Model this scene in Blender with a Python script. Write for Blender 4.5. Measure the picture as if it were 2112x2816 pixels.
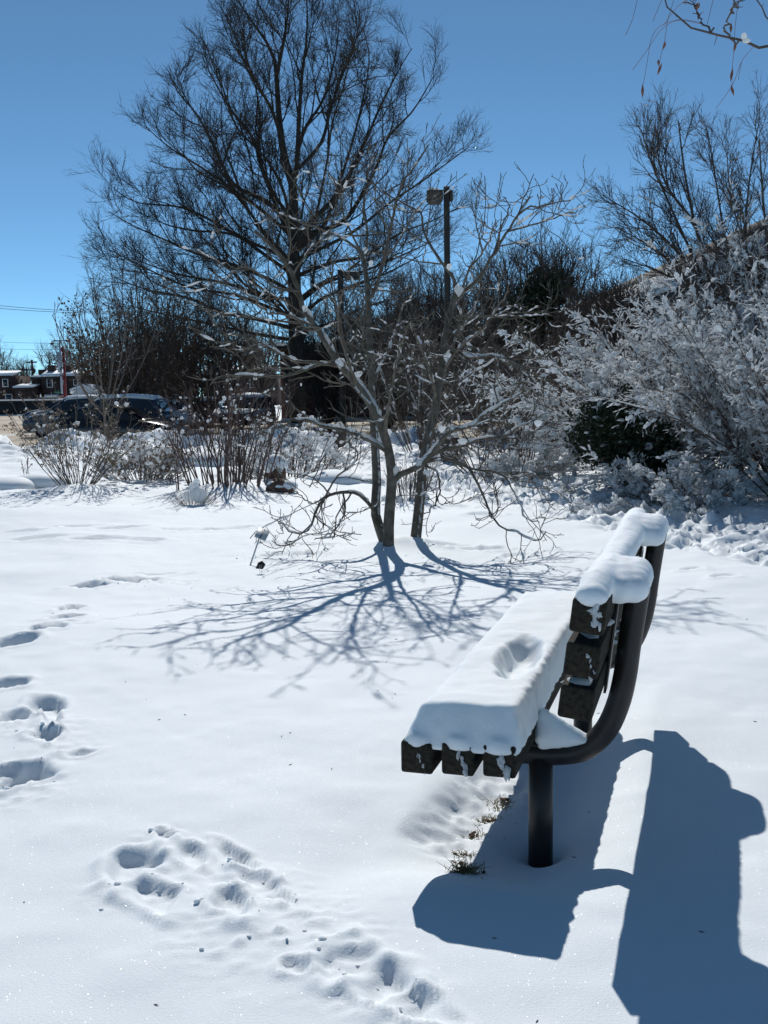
import bpy, bmesh, math
import numpy as np
from mathutils import Vector, Matrix

S = bpy.context.scene
for o in list(bpy.data.objects):
    bpy.data.objects.remove(o)
COL = S.collection

# ------------------------------------------------------------------ camera, sky, sun, exposure
EYE, PITCH, ROLL, FPX = 1.3, 0.1125, -0.0143, 2900.0
cam_d = bpy.data.cameras.new('camera')
cam = bpy.data.objects.new('camera', cam_d)
COL.objects.link(cam)
cam_d.sensor_fit = 'VERTICAL'
cam_d.sensor_height = 24.0
cam_d.lens = 24.0 * FPX / 2816.0
cam_d.clip_start = 0.05
cam_d.clip_end = 4000
cam.matrix_world = Matrix.Translation((0, 0, EYE)) @ Matrix.Rotation(math.pi / 2 - PITCH, 4, 'X') @ Matrix.Rotation(ROLL, 4, 'Z')
S.camera = cam

SUN_EL, SUN_AZ = math.radians(40), math.radians(-3.5)   # azimuth from +Y, clockwise positive
SUND = Vector((math.sin(SUN_AZ) * math.cos(SUN_EL), math.cos(SUN_AZ) * math.cos(SUN_EL), math.sin(SUN_EL)))
W = bpy.data.worlds.new('World')
S.world = W
W.use_nodes = True
wn = W.node_tree
bg = wn.nodes['Background']
sky = wn.nodes.new('ShaderNodeTexSky')
sky.sky_type = 'NISHITA'
sky.sun_disc = False
sky.sun_elevation = SUN_EL
sky.sun_rotation = SUN_AZ
sky.air_density = 0.45
sky.dust_density = 0.0
sky.ozone_density = 8.0
hs = wn.nodes.new('ShaderNodeHueSaturation')
hs.inputs['Saturation'].default_value = 0.95
def vmul(src, k):
    n_ = wn.nodes.new('ShaderNodeVectorMath'); n_.operation = 'SCALE'; n_.inputs['Scale'].default_value = k
    wn.links.new(src, n_.inputs[0]); return n_.outputs[0]
gm = wn.nodes.new('ShaderNodeGamma'); gm.inputs[1].default_value = 1.0
wn.links.new(vmul(sky.outputs[0], 0.16), gm.inputs[0])
wn.links.new(vmul(gm.outputs[0], 6.25), hs.inputs['Color'])
tint = wn.nodes.new('ShaderNodeMix'); tint.data_type = 'RGBA'; tint.blend_type = 'MULTIPLY'; tint.inputs['Factor'].default_value = 1.0
tint.inputs[7].default_value = (0.89, 1.09, 0.92, 1)
wn.links.new(hs.outputs[0], tint.inputs[6])
wn.links.new(tint.outputs[2], bg.inputs[0])
bg.inputs[1].default_value = 0.118

sl = bpy.data.lights.new('sun', 'SUN')
sl.energy = 3.75
sl.angle = math.radians(0.53)
sl.color = (1.0, 0.98, 0.95)
sun = bpy.data.objects.new('sun', sl)
COL.objects.link(sun)
sun.rotation_euler = SUND.to_track_quat('Z', 'Y').to_euler()
sun.location = SUND * 50
S.view_settings.view_transform = 'Standard'
S.view_settings.look = 'None'
S.view_settings.exposure = 0.0
S.view_settings.gamma = 1.0
S.view_settings.use_curve_mapping = False
S.cycles.max_bounces = 12
S.cycles.diffuse_bounces = 7
S.cycles.transmission_bounces = 8

# ------------------------------------------------------------------ pixel helpers (photo pixel -> place)
def ray(px, py):
    X, Y = px - 1056.0, py - 1408.0
    cr, sr = math.cos(ROLL), math.sin(ROLL)
    x = (cr * X + sr * Y) / FPX
    y = -(-sr * X + cr * Y) / FPX
    c, s = math.cos(PITCH), math.sin(PITCH)
    return np.array([x, c + y * s, -s + y * c])
def gnd(px, py, z=0.0):
    r = ray(px, py)
    t = (z - EYE) / r[2]
    return float(r[0] * t), float(r[1] * t)
def at(px, py, y):
    r = ray(px, py)
    r = r / r[1] * y
    return np.array([r[0], y, EYE + r[2]])
def D(pts):   # coordinates read off a 1659 px wide view of the photo
    return [(a * 1.27305, b * 1.27305) for a, b in pts]

# ------------------------------------------------------------------ noise
def _hash(ix, iy, seed):
    h = (ix.astype(np.int64) * 374761393 + iy.astype(np.int64) * 668265263 + seed * 974711) & 0xffffffff
    h = ((h ^ (h >> 13)) * 1274126177) & 0xffffffff
    h = h ^ (h >> 16)
    return (h & 0xffff) / 65535.0
def vn(x, y, seed=0):
    ix, iy = np.floor(x), np.floor(y)
    fx, fy = x - ix, y - iy
    fx = fx * fx * fx * (fx * (fx * 6 - 15) + 10)
    fy = fy * fy * fy * (fy * (fy * 6 - 15) + 10)
    a = _hash(ix, iy, seed); b = _hash(ix + 1, iy, seed)
    c = _hash(ix, iy + 1, seed); d = _hash(ix + 1, iy + 1, seed)
    return (a * (1 - fx) + b * fx) * (1 - fy) + (c * (1 - fx) + d * fx) * fy * 1.0
def fbm(x, y, seed=0, oct=4):
    s = 0; a = 0.5
    for i in range(oct):
        s = s + a * (vn(x, y, seed + i * 17) - 0.5)
        x = x * 2.03 + 7.1; y = y * 2.03 + 3.7; a *= 0.5
    return s
def sst(a, b, x):
    t = np.clip((x - a) / (b - a), 0, 1)
    return t * t * (3 - 2 * t)

# ------------------------------------------------------------------ mesh helpers
class Acc:
    def __init__(s):
        s.V = []; s.F = []; s.n = 0
    def add(s, V, *Fs):
        V = np.asarray(V, dtype=np.float64).reshape(-1, 3)
        for F in Fs:
            s.F.append(np.asarray(F, dtype=np.int64) + s.n)
        s.V.append(V); s.n += len(V)
        return s
    def mesh(s, name, smooth=False):
        me = bpy.data.meshes.new(name)
        if not s.V:
            return me
        V = np.concatenate(s.V)
        tot = [np.full(len(F), F.shape[1], dtype=np.int32) for F in s.F]
        li = np.concatenate([F.ravel() for F in s.F]).astype(np.int32)
        tot = np.concatenate(tot)
        st = np.concatenate([[0], np.cumsum(tot)[:-1]]).astype(np.int32)
        me.vertices.add(len(V)); me.vertices.foreach_set('co', V.ravel().astype(np.float32))
        me.loops.add(len(li)); me.loops.foreach_set('vertex_index', li)
        me.polygons.add(len(tot)); me.polygons.foreach_set('loop_start', st)
        if smooth:
            me.polygons.foreach_set('use_smooth', np.ones(len(tot), dtype=bool))
        me.update(calc_edges=True)
        return me
    def build(s, name, mat, parent=None, smooth=False):
        return link(name, s.mesh(name, smooth), mat, parent)

def link(name, me, mat, parent=None):
    o = bpy.data.objects.new(name, me)
    COL.objects.link(o)
    if mat is not None and len(me.materials) == 0:
        me.materials.append(mat)
    if parent is not None:
        o.parent = parent
        o.matrix_parent_inverse = Matrix.Identity(4)
        if parent.type == 'EMPTY':
            o.location = (0, 0, 0)
    return o
def tag(o, label, cat, group=None):
    o['label'] = label; o['category'] = cat
    if group: o['group'] = group
    return o
def thing(name, label, cat, loc=(0, 0, 0), rz=0.0, group=None):
    o = bpy.data.objects.new(name, None)
    COL.objects.link(o)
    o.empty_display_size = 0.1
    o.location = loc; o.rotation_euler = (0, 0, rz)
    return tag(o, label, cat, group)
def struct(o):
    o['kind'] = 'structure'
    return o
class Off:
    """geometry given in world coordinates for a thing whose origin is elsewhere (no rotation)"""
    pass
def wbuild(acc, name, mat, parent, smooth=False):
    p = np.array(parent.location)
    acc.V = [v - p for v in acc.V]
    return acc.build(name, mat, parent, smooth)

BOXF = np.array([[0, 3, 2, 1], [4, 5, 6, 7], [0, 1, 5, 4], [1, 2, 6, 5], [2, 3, 7, 6], [3, 0, 4, 7]])
def box(acc, x0, x1, y0, y1, z0, z1):
    V = [(x0, y0, z0), (x1, y0, z0), (x1, y1, z0), (x0, y1, z0), (x0, y0, z1), (x1, y0, z1), (x1, y1, z1), (x0, y1, z1)]
    return acc.add(V, BOXF)
def bevel_box_mesh(name, x0, x1, y0, y1, z0, z1, bev=0.006, seg=2):
    a = Acc(); box(a, x0, x1, y0, y1, z0, z1)
    me = a.mesh(name)
    bm = bmesh.new(); bm.from_mesh(me)
    bmesh.ops.bevel(bm, geom=bm.edges[:], offset=bev, segments=seg, affect='EDGES', profile=0.5)
    bm.to_mesh(me); bm.free()
    return me

def tubes(acc, P, R, k=4, cap=False):
    P = np.asarray(P, float); R = np.asarray(R, float)
    if P.ndim == 2: P = P[None]; R = R[None]
    M, n, _ = P.shape
    if M == 0: return acc
    T = np.gradient(P, axis=1)
    T /= np.linalg.norm(T, axis=2, keepdims=True) + 1e-12
    tm = T.mean(axis=1)
    ref = np.where(np.abs(tm[:, 2:3]) > 0.85, np.array([[1.0, 0.13, 0]]), np.array([[0.0, 0.0, 1.0]]))[:, None, :]
    N1 = np.cross(T, np.broadcast_to(ref, T.shape))
    N1 /= np.linalg.norm(N1, axis=2, keepdims=True) + 1e-12
    N2 = np.cross(N1, T)
    a = np.arange(k) * 2 * np.pi / k
    V = P[:, :, None, :] + R[:, :, None, None] * (np.cos(a)[None, None, :, None] * N1[:, :, None, :] + np.sin(a)[None, None, :, None] * N2[:, :, None, :])
    j = np.arange(k); j2 = (j + 1) % k
    i = np.arange(n - 1)[:, None] * k
    F = np.stack([i + j, i + j2, i + k + j2, i + k + j], -1).reshape(-1, 4)
    F = (np.arange(M)[:, None, None] * (n * k) + F[None]).reshape(-1, 4)
    Fs = [F]
    if cap:
        c0 = (np.arange(M)[:, None] * (n * k) + j[::-1][None])
        c1 = (np.arange(M)[:, None] * (n * k) + (n - 1) * k + j[None])
        Fs += [c0, c1]
    return acc.add(V.reshape(-1, 3), *Fs)

def resample(P, n):
    P = np.asarray(P, float)
    L = np.concatenate([[0], np.cumsum(np.linalg.norm(np.diff(P, axis=0), axis=1))])
    # smooth (Catmull-Rom) resampling
    t = np.linspace(0, L[-1], n)
    out = []
    m = len(P)
    for tt in t:
        i = min(max(np.searchsorted(L, tt) - 1, 0), m - 2)
        u = (tt - L[i]) / (L[i + 1] - L[i] + 1e-12)
        p0 = P[max(i - 1, 0)]; p1 = P[i]; p2 = P[i + 1]; p3 = P[min(i + 2, m - 1)]
        out.append(0.5 * ((2 * p1) + (-p0 + p2) * u + (2 * p0 - 5 * p1 + 4 * p2 - p3) * u * u + (-p0 + 3 * p1 - 3 * p2 + p3) * u ** 3))
    return np.array(out)
def nrm(v):
    return v / (np.linalg.norm(v, axis=-1, keepdims=True) + 1e-12)
def sample(P, R, idx, t):
    n = P.shape[1]
    s = np.clip(t, 0, 0.9999) * (n - 1)
    i = s.astype(int); f = (s - i)
    a = P[idx, i]; b = P[idx, i + 1]
    return a + (b - a) * f[:, None], nrm(b - a), R[idx, i] * (1 - f) + R[idx, i + 1] * f
def grow(rng, P, R, cnt, t0, t1, ang, asd, L, n, wob, trop, rr, rtip, rmax=9.0, up=0.0):
    """children of every polyline; L = (length at t0, length at t1) as metres, cnt children each"""
    M = len(P)
    idx = np.repeat(np.arange(M), cnt)
    k = np.tile(np.arange(cnt), M)
    t = t0 + (t1 - t0) * (k + rng.uniform(0, 1, len(idx))) / cnt
    p, T, r = sample(P, R, idx, t)
    v = rng.normal(size=p.shape); v[:, 2] += up
    v = nrm(v - (v * T).sum(1, keepdims=True) * T)
    a = rng.normal(ang, asd, len(idx))[:, None]
    d = nrm(np.cos(a) * T + np.sin(a) * v)
    tt = (t - t0) / (t1 - t0 + 1e-9)
    ln = (L[0] + (L[1] - L[0]) * tt) * rng.uniform(0.4, 1.35, len(idx))
    out = [p]; trop = np.asarray(trop, float)
    for j in range(1, n):
        d = nrm(d + wob * rng.normal(size=d.shape) + trop)
        p = p + d * (ln / (n - 1))[:, None]
        out.append(p)
    P2 = np.stack(out, 1)
    r0 = np.minimum(r * rr, rmax)
    w = np.linspace(0, 1, n)[None]
    R2 = r0[:, None] * (1 - w) + np.minimum(rtip, r0)[:, None] * w if np.ndim(rtip) else r0[:, None] * (1 - w) + np.minimum(rtip, r0[:, None]) * w
    return P2, R2
def limbs_from(L, n, lift=None):
    P = np.stack([resample(l[0], n) for l in L])
    R = np.stack([np.linspace(l[1], l[2], n) for l in L])
    return P, R
def snow_on(acc, rng, P, R, prob, wf, lf, wmin=0.0, k=5, maxslope=0.75, sink=0.5, n=6, clump=0.0):
    """lines of snow lying on the upper side of branches"""
    M = len(P)
    keep = np.nonzero(rng.uniform(size=M) < prob)[0]
    if len(keep) == 0: return
    l = rng.uniform(lf[0], lf[1], len(keep)); a = rng.uniform(0.02, 1, len(keep)) * (1 - l)
    pts = []; rad = []
    for j in range(n):
        p, T, r = sample(P, R, keep, a + l * j / (n - 1))
        pts.append(p); rad.append(r)
    Q = np.stack(pts, 1); q = np.stack(rad, 1)
    d = Q[:, -1] - Q[:, 0]
    ok = np.abs(d[:, 2]) / (np.linalg.norm(d, axis=1) + 1e-9) < maxslope
    Q = Q[ok]; q = q[ok]
    if len(Q) == 0: return
    prof = np.array([0.3] + [1.0] * (n - 2) + [0.3])
    w = np.maximum(q * wf, wmin) * prof[None] * rng.uniform(0.35, 1.45, q.shape)
    if clump:
        c_ = Q.mean(axis=1); m_ = vn(c_[:, 0] * 5 + c_[:, 2] * 3.1, c_[:, 1] * 5 - c_[:, 2] * 4.3, 7) * .6 + vn(c_[:, 0] * 13 + c_[:, 2] * 9, c_[:, 1] * 13 - c_[:, 2] * 11, 8) * .4
        kp = m_ > .30; Q = Q[kp]; q = q[kp]; w = w[kp] * (.55 + clump * (m_[kp] - .36) * 3.2)[:, None]
    Q = Q.copy(); Q[:, :, 2] += q * sink + w * 0.35
    tubes(acc, Q, w, k)

def _ico(sub):
    bm = bmesh.new(); bmesh.ops.create_icosphere(bm, subdivisions=sub, radius=1.0)
    V = np.array([v.co[:] for v in bm.verts]); F = np.array([[v.index for v in f.verts] for f in bm.faces]); bm.free()
    return V, F
ICO1, ICO2, ICO3 = _ico(1), _ico(2), _ico(3)
def blobs(acc, rng, C, Sz, jit=0.25, ico=None):
    BV, BF = ico or ICO1
    C = np.asarray(C, float); Sz = np.asarray(Sz, float)
    if Sz.ndim == 1: Sz = np.repeat(Sz[:, None], 3, 1)
    M = len(C)
    if M == 0: return
    j = 1 + jit * rng.normal(size=(M, len(BV), 1))
    th = rng.uniform(0, 6.28, M); c, s = np.cos(th), np.sin(th)
    B = BV[None] * j * Sz[:, None, :]
    X = B[:, :, 0] * c[:, None] - B[:, :, 1] * s[:, None]; Y = B[:, :, 0] * s[:, None] + B[:, :, 1] * c[:, None]
    V = np.stack([X, Y, B[:, :, 2]], -1) + C[:, None, :]
    F = (np.arange(M)[:, None, None] * len(BV) + BF[None]).reshape(-1, 3)
    acc.add(V.reshape(-1, 3), F)
def leaves(acc, rng, C, size, asp=0.5):
    M = len(C)
    u = nrm(rng.normal(size=(M, 3))); w = nrm(np.cross(u, rng.normal(size=(M, 3))))
    s = size * rng.uniform(0.6, 1.4, (M, 1))
    m = nrm(np.cross(u, w)) * s * 0.25
    V = np.stack([C - u * s, C + w * s * asp + m, C + u * s, C - w * s * asp + m], 1)
    F = np.arange(M)[:, None] * 4 + np.arange(4)[None]
    acc.add(V.reshape(-1, 3), F)

# ------------------------------------------------------------------ materials
def mat(name, col, rough=0.7, col2=None, nscale=8.0, bump=0.0, bscale=40.0, spec=0.3, metal=0.0, stretch=(1, 1, 1), detail=4.0, lo=0.35, hi=0.65):
    m = bpy.data.materials.new(name); m.use_nodes = True
    nt = m.node_tree; b = nt.nodes['Principled BSDF']
    b.inputs['Roughness'].default_value = rough
    b.inputs['Specular IOR Level'].default_value = spec
    b.inputs['Metallic'].default_value = metal
    b.inputs['Base Color'].default_value = (*col, 1)
    if col2 is not None or bump:
        tc = nt.nodes.new('ShaderNodeTexCoord'); mp = nt.nodes.new('ShaderNodeMapping')
        mp.inputs['Scale'].default_value = stretch
        nt.links.new(tc.outputs['Object'], mp.inputs[0])
    if col2 is not None:
        nz = nt.nodes.new('ShaderNodeTexNoise'); nz.inputs['Scale'].default_value = nscale; nz.inputs['Detail'].default_value = detail
        nt.links.new(mp.outputs[0], nz.inputs['Vector'])
        cr = nt.nodes.new('ShaderNodeValToRGB')
        cr.color_ramp.elements[0].position = lo; cr.color_ramp.elements[1].position = hi
        cr.color_ramp.elements[0].color = (*col, 1); cr.color_ramp.elements[1].color = (*col2, 1)
        nt.links.new(nz.outputs['Fac'], cr.inputs[0]); nt.links.new(cr.outputs[0], b.inputs['Base Color'])
    if bump:
        n2 = nt.nodes.new('ShaderNodeTexNoise'); n2.inputs['Scale'].default_value = bscale; n2.inputs['Detail'].default_value = 5
        nt.links.new(mp.outputs[0], n2.inputs['Vector'])
        bp = nt.nodes.new('ShaderNodeBump'); bp.inputs['Strength'].default_value = bump; bp.inputs['Distance'].default_value = 0.01
        nt.links.new(n2.outputs['Fac'], bp.inputs['Height']); nt.links.new(bp.outputs[0], b.inputs['Normal'])
    return m

def snow_material(name, sparkle=True, trans=0.0, sss=0.6):
    m = bpy.data.materials.new(name); m.use_nodes = True
    nt = m.node_tree; b = nt.nodes['Principled BSDF']; out = nt.nodes['Material Output']
    b.inputs['Base Color'].default_value = (0.82, 0.865, 0.885, 1)
    b.inputs['Roughness'].default_value = 0.65
    b.inputs['Specular IOR Level'].default_value = 0.15
    if sss and not trans:
        b.inputs['Subsurface Weight'].default_value = sss; b.inputs['Subsurface Scale'].default_value = 0.02; b.inputs['Subsurface Radius'].default_value = (0.8, 1.0, 1.2)
    tc = nt.nodes.new('ShaderNodeTexCoord')
    n2 = nt.nodes.new('ShaderNodeTexNoise'); n2.inputs['Scale'].default_value = 170; n2.inputs['Detail'].default_value = 6
    n2.inputs['Roughness'].default_value = 0.7
    nt.links.new(tc.outputs['Object'], n2.inputs['Vector'])
    bp = nt.nodes.new('ShaderNodeBump'); bp.inputs['Strength'].default_value = 0.4; bp.inputs['Distance'].default_value = 0.005
    nt.links.new(n2.outputs['Fac'], bp.inputs['Height']); nt.links.new(bp.outputs[0], b.inputs['Normal'])
    if trans:   # backlit snow lets some sun through
        tr_ = nt.nodes.new('ShaderNodeBsdfTranslucent'); tr_.inputs['Color'].default_value = (0.95, 0.955, 0.96, 1)
        mx = nt.nodes.new('ShaderNodeMixShader'); mx.inputs[0].default_value = trans
        nt.links.new(b.outputs[0], mx.inputs[1]); nt.links.new(tr_.outputs[0], mx.inputs[2]); nt.links.new(mx.outputs[0], out.inputs['Surface'])
    if sparkle:
        vo = nt.nodes.new('ShaderNodeTexVoronoi'); vo.inputs['Scale'].default_value = 850
        nt.links.new(tc.outputs['Object'], vo.inputs['Vector'])
        sub = nt.nodes.new('ShaderNodeVectorMath'); sub.operation = 'SUBTRACT'; sub.inputs[1].default_value = (0.5, 0.5, 0.5)
        nt.links.new(vo.outputs['Color'], sub.inputs[0])
        sc = nt.nodes.new('ShaderNodeVectorMath'); sc.operation = 'SCALE'; sc.inputs['Scale'].default_value = 1.6
        nt.links.new(sub.outputs[0], sc.inputs[0])
        ge = nt.nodes.new('ShaderNodeNewGeometry')
        ad = nt.nodes.new('ShaderNodeVectorMath'); ad.operation = 'ADD'
        nt.links.new(ge.outputs['Normal'], ad.inputs[0]); nt.links.new(sc.outputs[0], ad.inputs[1])
        no = nt.nodes.new('ShaderNodeVectorMath'); no.operation = 'NORMALIZE'
        nt.links.new(ad.outputs[0], no.inputs[0])
        gl = nt.nodes.new('ShaderNodeBsdfGlossy'); gl.inputs['Roughness'].default_value = 0.14
        nt.links.new(no.outputs[0], gl.inputs['Normal'])
        sp = nt.nodes.new('ShaderNodeSeparateColor'); nt.links.new(vo.outputs['Color'], sp.inputs[0])
        gt = nt.nodes.new('ShaderNodeMath'); gt.operation = 'GREATER_THAN'; gt.inputs[1].default_value = 0.72; nt.links.new(sp.outputs[2], gt.inputs[0])
        fm = nt.nodes.new('ShaderNodeMath'); fm.operation = 'MULTIPLY'; fm.inputs[1].default_value = 0.009; nt.links.new(gt.outputs[0], fm.inputs[0])
        mx = nt.nodes.new('ShaderNodeMixShader'); nt.links.new(fm.outputs[0], mx.inputs[0])
        nt.links.new(b.outputs[0], mx.inputs[1]); nt.links.new(gl.outputs[0], mx.inputs[2])
        nt.links.new(mx.outputs[0], out.inputs['Surface'])
    return m

M = {}
M['snow'] = snow_material('snow', sss=0)
M['snow_soft'] = snow_material('snow_on_things', False, 0.58)
M['snow_thick'] = snow_material('packed_snow', False)
M['oak'] = mat('oak_bark', (0.035, 0.03, 0.027), 0.9, (0.06, 0.052, 0.045), 3)
M['mag'] = mat('magnolia_bark', (0.08, 0.068, 0.053), 0.85, (0.16, 0.14, 0.115), 14, 0.4, 60, 0.2)
M['twig'] = mat('twig_brown', (0.075, 0.058, 0.048), 0.85, (0.12, 0.095, 0.08), 5)
M['twig_red'] = mat('stem_red_brown', (0.085, 0.056, 0.045), 0.8, (0.15, 0.10, 0.085), 6)
M['twig_grey'] = mat('twig_grey', (0.10, 0.085, 0.07), 0.85, (0.17, 0.14, 0.12), 5)
M['leaf_dead'] = mat('dead_leaf', (0.10, 0.055, 0.035), 0.8, (0.17, 0.10, 0.06), 3)
M['flower_dead'] = mat('dead_flower_head', (0.22, 0.16, 0.11), 0.85, (0.32, 0.25, 0.18), 9)
M['yew'] = mat('yew_foliage', (0.018, 0.03, 0.016), 0.6, (0.04, 0.055, 0.03), 4)
M['wood'] = mat('weathered_plank', (0.014, 0.012, 0.010), 0.85, (0.045, 0.037, 0.026), 5, 0.6, 14, 0.2, stretch=(1, 14, 14))
M['steel'] = mat('dark_brown_steel', (0.013, 0.011, 0.0105), 0.42, (0.024, 0.019, 0.017), 9, 0.12, 90, 0.4)
M['brick'] = mat('brick', (0.085, 0.042, 0.033), 0.9, (0.13, 0.062, 0.05), 2)
M['brick_dark'] = mat('brick_dark', (0.05, 0.034, 0.030), 0.9, (0.085, 0.054, 0.046), 1.5)
M['glass'] = mat('window_glass', (0.02, 0.025, 0.03), 0.05, spec=0.6)
M['frame_white'] = mat('white_paint', (0.7, 0.7, 0.68), 0.5, (0.78, 0.78, 0.76), 3)
M['dark'] = mat('dark_metal', (0.025, 0.024, 0.024), 0.5, (0.04, 0.036, 0.034), 6)
M['bronze'] = mat('lamp_bronze', (0.035, 0.028, 0.022), 0.5, (0.05, 0.042, 0.034), 5)
M['lens'] = mat('lamp_lens', (0.05, 0.048, 0.044), 0.35, (0.08, 0.076, 0.07), 4)
M['red'] = mat('red_paint', (0.13, 0.012, 0.016), 0.6, (0.17, 0.016, 0.02), 2)
M['grey_panel'] = mat('grey_panel', (0.28, 0.33, 0.40), 0.5, (0.34, 0.38, 0.44), 1)
M['green_sign'] = mat('green_sign', (0.02, 0.2, 0.12), 0.5, (0.03, 0.24, 0.14), 2)
M['tan_wall'] = mat('pale_siding', (0.42, 0.44, 0.46), 0.8, (0.5, 0.51, 0.52), 2)
M['rock'] = mat('brown_rock', (0.07, 0.045, 0.035), 0.9, (0.16, 0.09, 0.065), 5, 0.5, 20)
M['grass'] = mat('dry_grass', (0.16, 0.12, 0.05), 0.8, (0.28, 0.22, 0.10), 30)
M['pod'] = mat('seed_pod', (0.16, 0.07, 0.05), 0.7, (0.24, 0.12, 0.08), 30)
M['plate'] = mat('label_plate', (0.55, 0.57, 0.56), 0.45, (0.62, 0.64, 0.62), 30)
M['tyre'] = mat('tyre_rubber', (0.02, 0.02, 0.02), 0.85, (0.03, 0.03, 0.03), 9)
M['rim'] = mat('wheel_rim', (0.35, 0.35, 0.36), 0.35, (0.42, 0.42, 0.43), 6, metal=0.7)
M['lamp_red'] = mat('tail_lamp', (0.25, 0.01, 0.01), 0.25, (0.3, 0.015, 0.015), 6)
M['lamp_clear'] = mat('head_lamp', (0.5, 0.5, 0.5), 0.15, (0.55, 0.55, 0.55), 6)
M['car_black'] = mat('car_black', (0.008, 0.009, 0.011), 0.22, (0.012, 0.013, 0.015), 3, spec=0.6)
M['car_blue'] = mat('car_slate_blue', (0.03, 0.05, 0.08), 0.25, (0.035, 0.056, 0.09), 3, spec=0.6)
M['car_grey'] = mat('car_grey', (0.16, 0.19, 0.22), 0.28, (0.18, 0.21, 0.24), 3, spec=0.6)
M['car_white'] = mat('car_white', (0.6, 0.62, 0.64), 0.28, (0.66, 0.68, 0.7), 3, spec=0.6)
M['wire'] = mat('wire_black', (0.03, 0.03, 0.035), 0.6, (0.04, 0.04, 0.045), 4)
M['pole'] = mat('utility_pole_wood', (0.06, 0.05, 0.045), 0.9, (0.09, 0.075, 0.065), 6)
M['asphalt_slush'] = None

def slush_material():
    m = bpy.data.materials.new('sandy_slush'); m.use_nodes = True
    nt = m.node_tree; b = nt.nodes['Principled BSDF']
    b.inputs['Roughness'].default_value = 0.75; b.inputs['Specular IOR Level'].default_value = 0.2
    tc = nt.nodes.new('ShaderNodeTexCoord'); mp = nt.nodes.new('ShaderNodeMapping'); mp.inputs['Scale'].default_value = (0.035, 0.42, 1)
    nt.links.new(tc.outputs['Object'], mp.inputs[0])
    nz = nt.nodes.new('ShaderNodeTexNoise'); nz.inputs['Scale'].default_value = 1.0; nz.inputs['Detail'].default_value = 6; nz.inputs['Roughness'].default_value = 0.62
    nt.links.new(mp.outputs[0], nz.inputs['Vector'])
    cr = nt.nodes.new('ShaderNodeValToRGB'); e = cr.color_ramp.elements
    e[0].position = 0.30; e[0].color = (0.20, 0.15, 0.10, 1)
    e[1].position = 0.66; e[1].color = (0.60, 0.58, 0.54, 1)
    x = e.new(0.42); x.color = (0.36, 0.28, 0.17, 1)
    x = e.new(0.54); x.color = (0.48, 0.41, 0.31, 1)
    nt.links.new(nz.outputs['Fac'], cr.inputs[0]); nt.links.new(cr.outputs[0], b.inputs['Base Color'])
    return m
M['slush'] = slush_material()

# ------------------------------------------------------------------ terrain
HD = 0.3007
BU = np.array([math.sin(HD), math.cos(HD)]); BV_ = np.array([math.cos(HD), -math.sin(HD)]); BO = np.array([0.0366, 2.8326])
def bxy(s, v):
    return BO + BU * s + BV_ * v

rngF = np.random.default_rng(5)
PITS = []     # x, y, angle, half length, half width, depth
def pit(px, py, ang=0.3, l=0.13, w=0.055, d=0.09):
    x, y = gnd(px, py); k_ = .85 if y < 4 else 1.0; PITS.append((x, y, ang, l * k_, w * k_, d * (.46 if y < 3.3 else .8)))
for a in [(232, 1601, 1.2, .14, .07, .09), (300, 1586, 1.2, .12, .06, .07), (345, 1584, 1.2, .16, .07, .10), (395, 1578, 1.35, .14, .06, .09),
          (420, 1562, 1.4, .22, .05, .04), (190, 1668, .5, .13, .05, .08), (178, 1703, .8, .12, .06, .09), (128, 1742, .5, .12, .065, .12), (170, 1728, 1.3, .14, .04, .07),
          (36, 1782, .3, .15, .08, .14), (8, 1900, .3, .13, .07, .12), (44, 1975, .5, .10, .055, .10), (120, 1955, -.5, .15, .06, .10), (150, 1985, -.5, .1, .04, .09),
          (118, 2030, -.4, .1, .05, .08), (205, 2077, .9, .08, .035, .04), (62, 2130, .25, .16, .085, .15), (20, 2110, .6, .07, .04, .08),
          (345, 2385, .2, .12, .07, .13), (410, 2465, -.7, .13, .055, .09), (445, 2300, .1, .07, .035, .06), (505, 2352, -.4, .09, .045, .07),
          (655, 2350, -.6, .15, .035, .09), (742, 2440, -.65, .15, .03, .08), (632, 2492, -.6, .11, .05, .10), 
          (952, 2650, .3, .1, .055, .09), (812, 2662, .8, .04, .03, .05),
          (1085, 2735, -.55, .17, .065, .12), (1180, 2790, -.7, .12, .04, .05), 
          (100, 1472, 1.4, .3, .1, .05), (270, 1476, 1.45, .3, .1, .06), (395, 1476, 1.5, .2, .09, .05), (510, 1449, 1.5, .3, .09, .05), (640, 1446, 1.5, .3, .1, .05),
          (60, 1449, 1.5, .3, .1, .05), (200, 1440, 1.4, .3, .1, .06), (330, 1446, 1.5, .3, .1, .06), (725, 1489, 1.5, .12, .07, .05), (790, 1495, 1.5, .18, .08, .07), (880, 1496, 1.5, .18, .07, .05),
          (770, 1520, 1.4, .18, .06, .06), (830, 1520, 1.5, .14, .05, .05), (1225, 1502, 1.5, .25, .08, .05), (1330, 1506, 1.4, .22, .08, .06), (1420, 1520, 1.3, .12, .06, .05), (512, 1586, 1.2, .07, .04, .03),
          (620, 1607, 1.2, .1, .03, .02), (960, 1445, 1.4, .15, .08, .06), (1255, 1400, 1.2, .2, .09, .05), (1900, 1570, .9, .12, .06, .05), (1990, 1600, .9, .12, .06, .06), (1330, 1420, 1.2, .2, .1, .05),
          (430, 1590, 1.0, .06, .03, .03)]:
    pit(*a)
DEBRIS = []   # x, y, radius, amplitude
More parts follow.
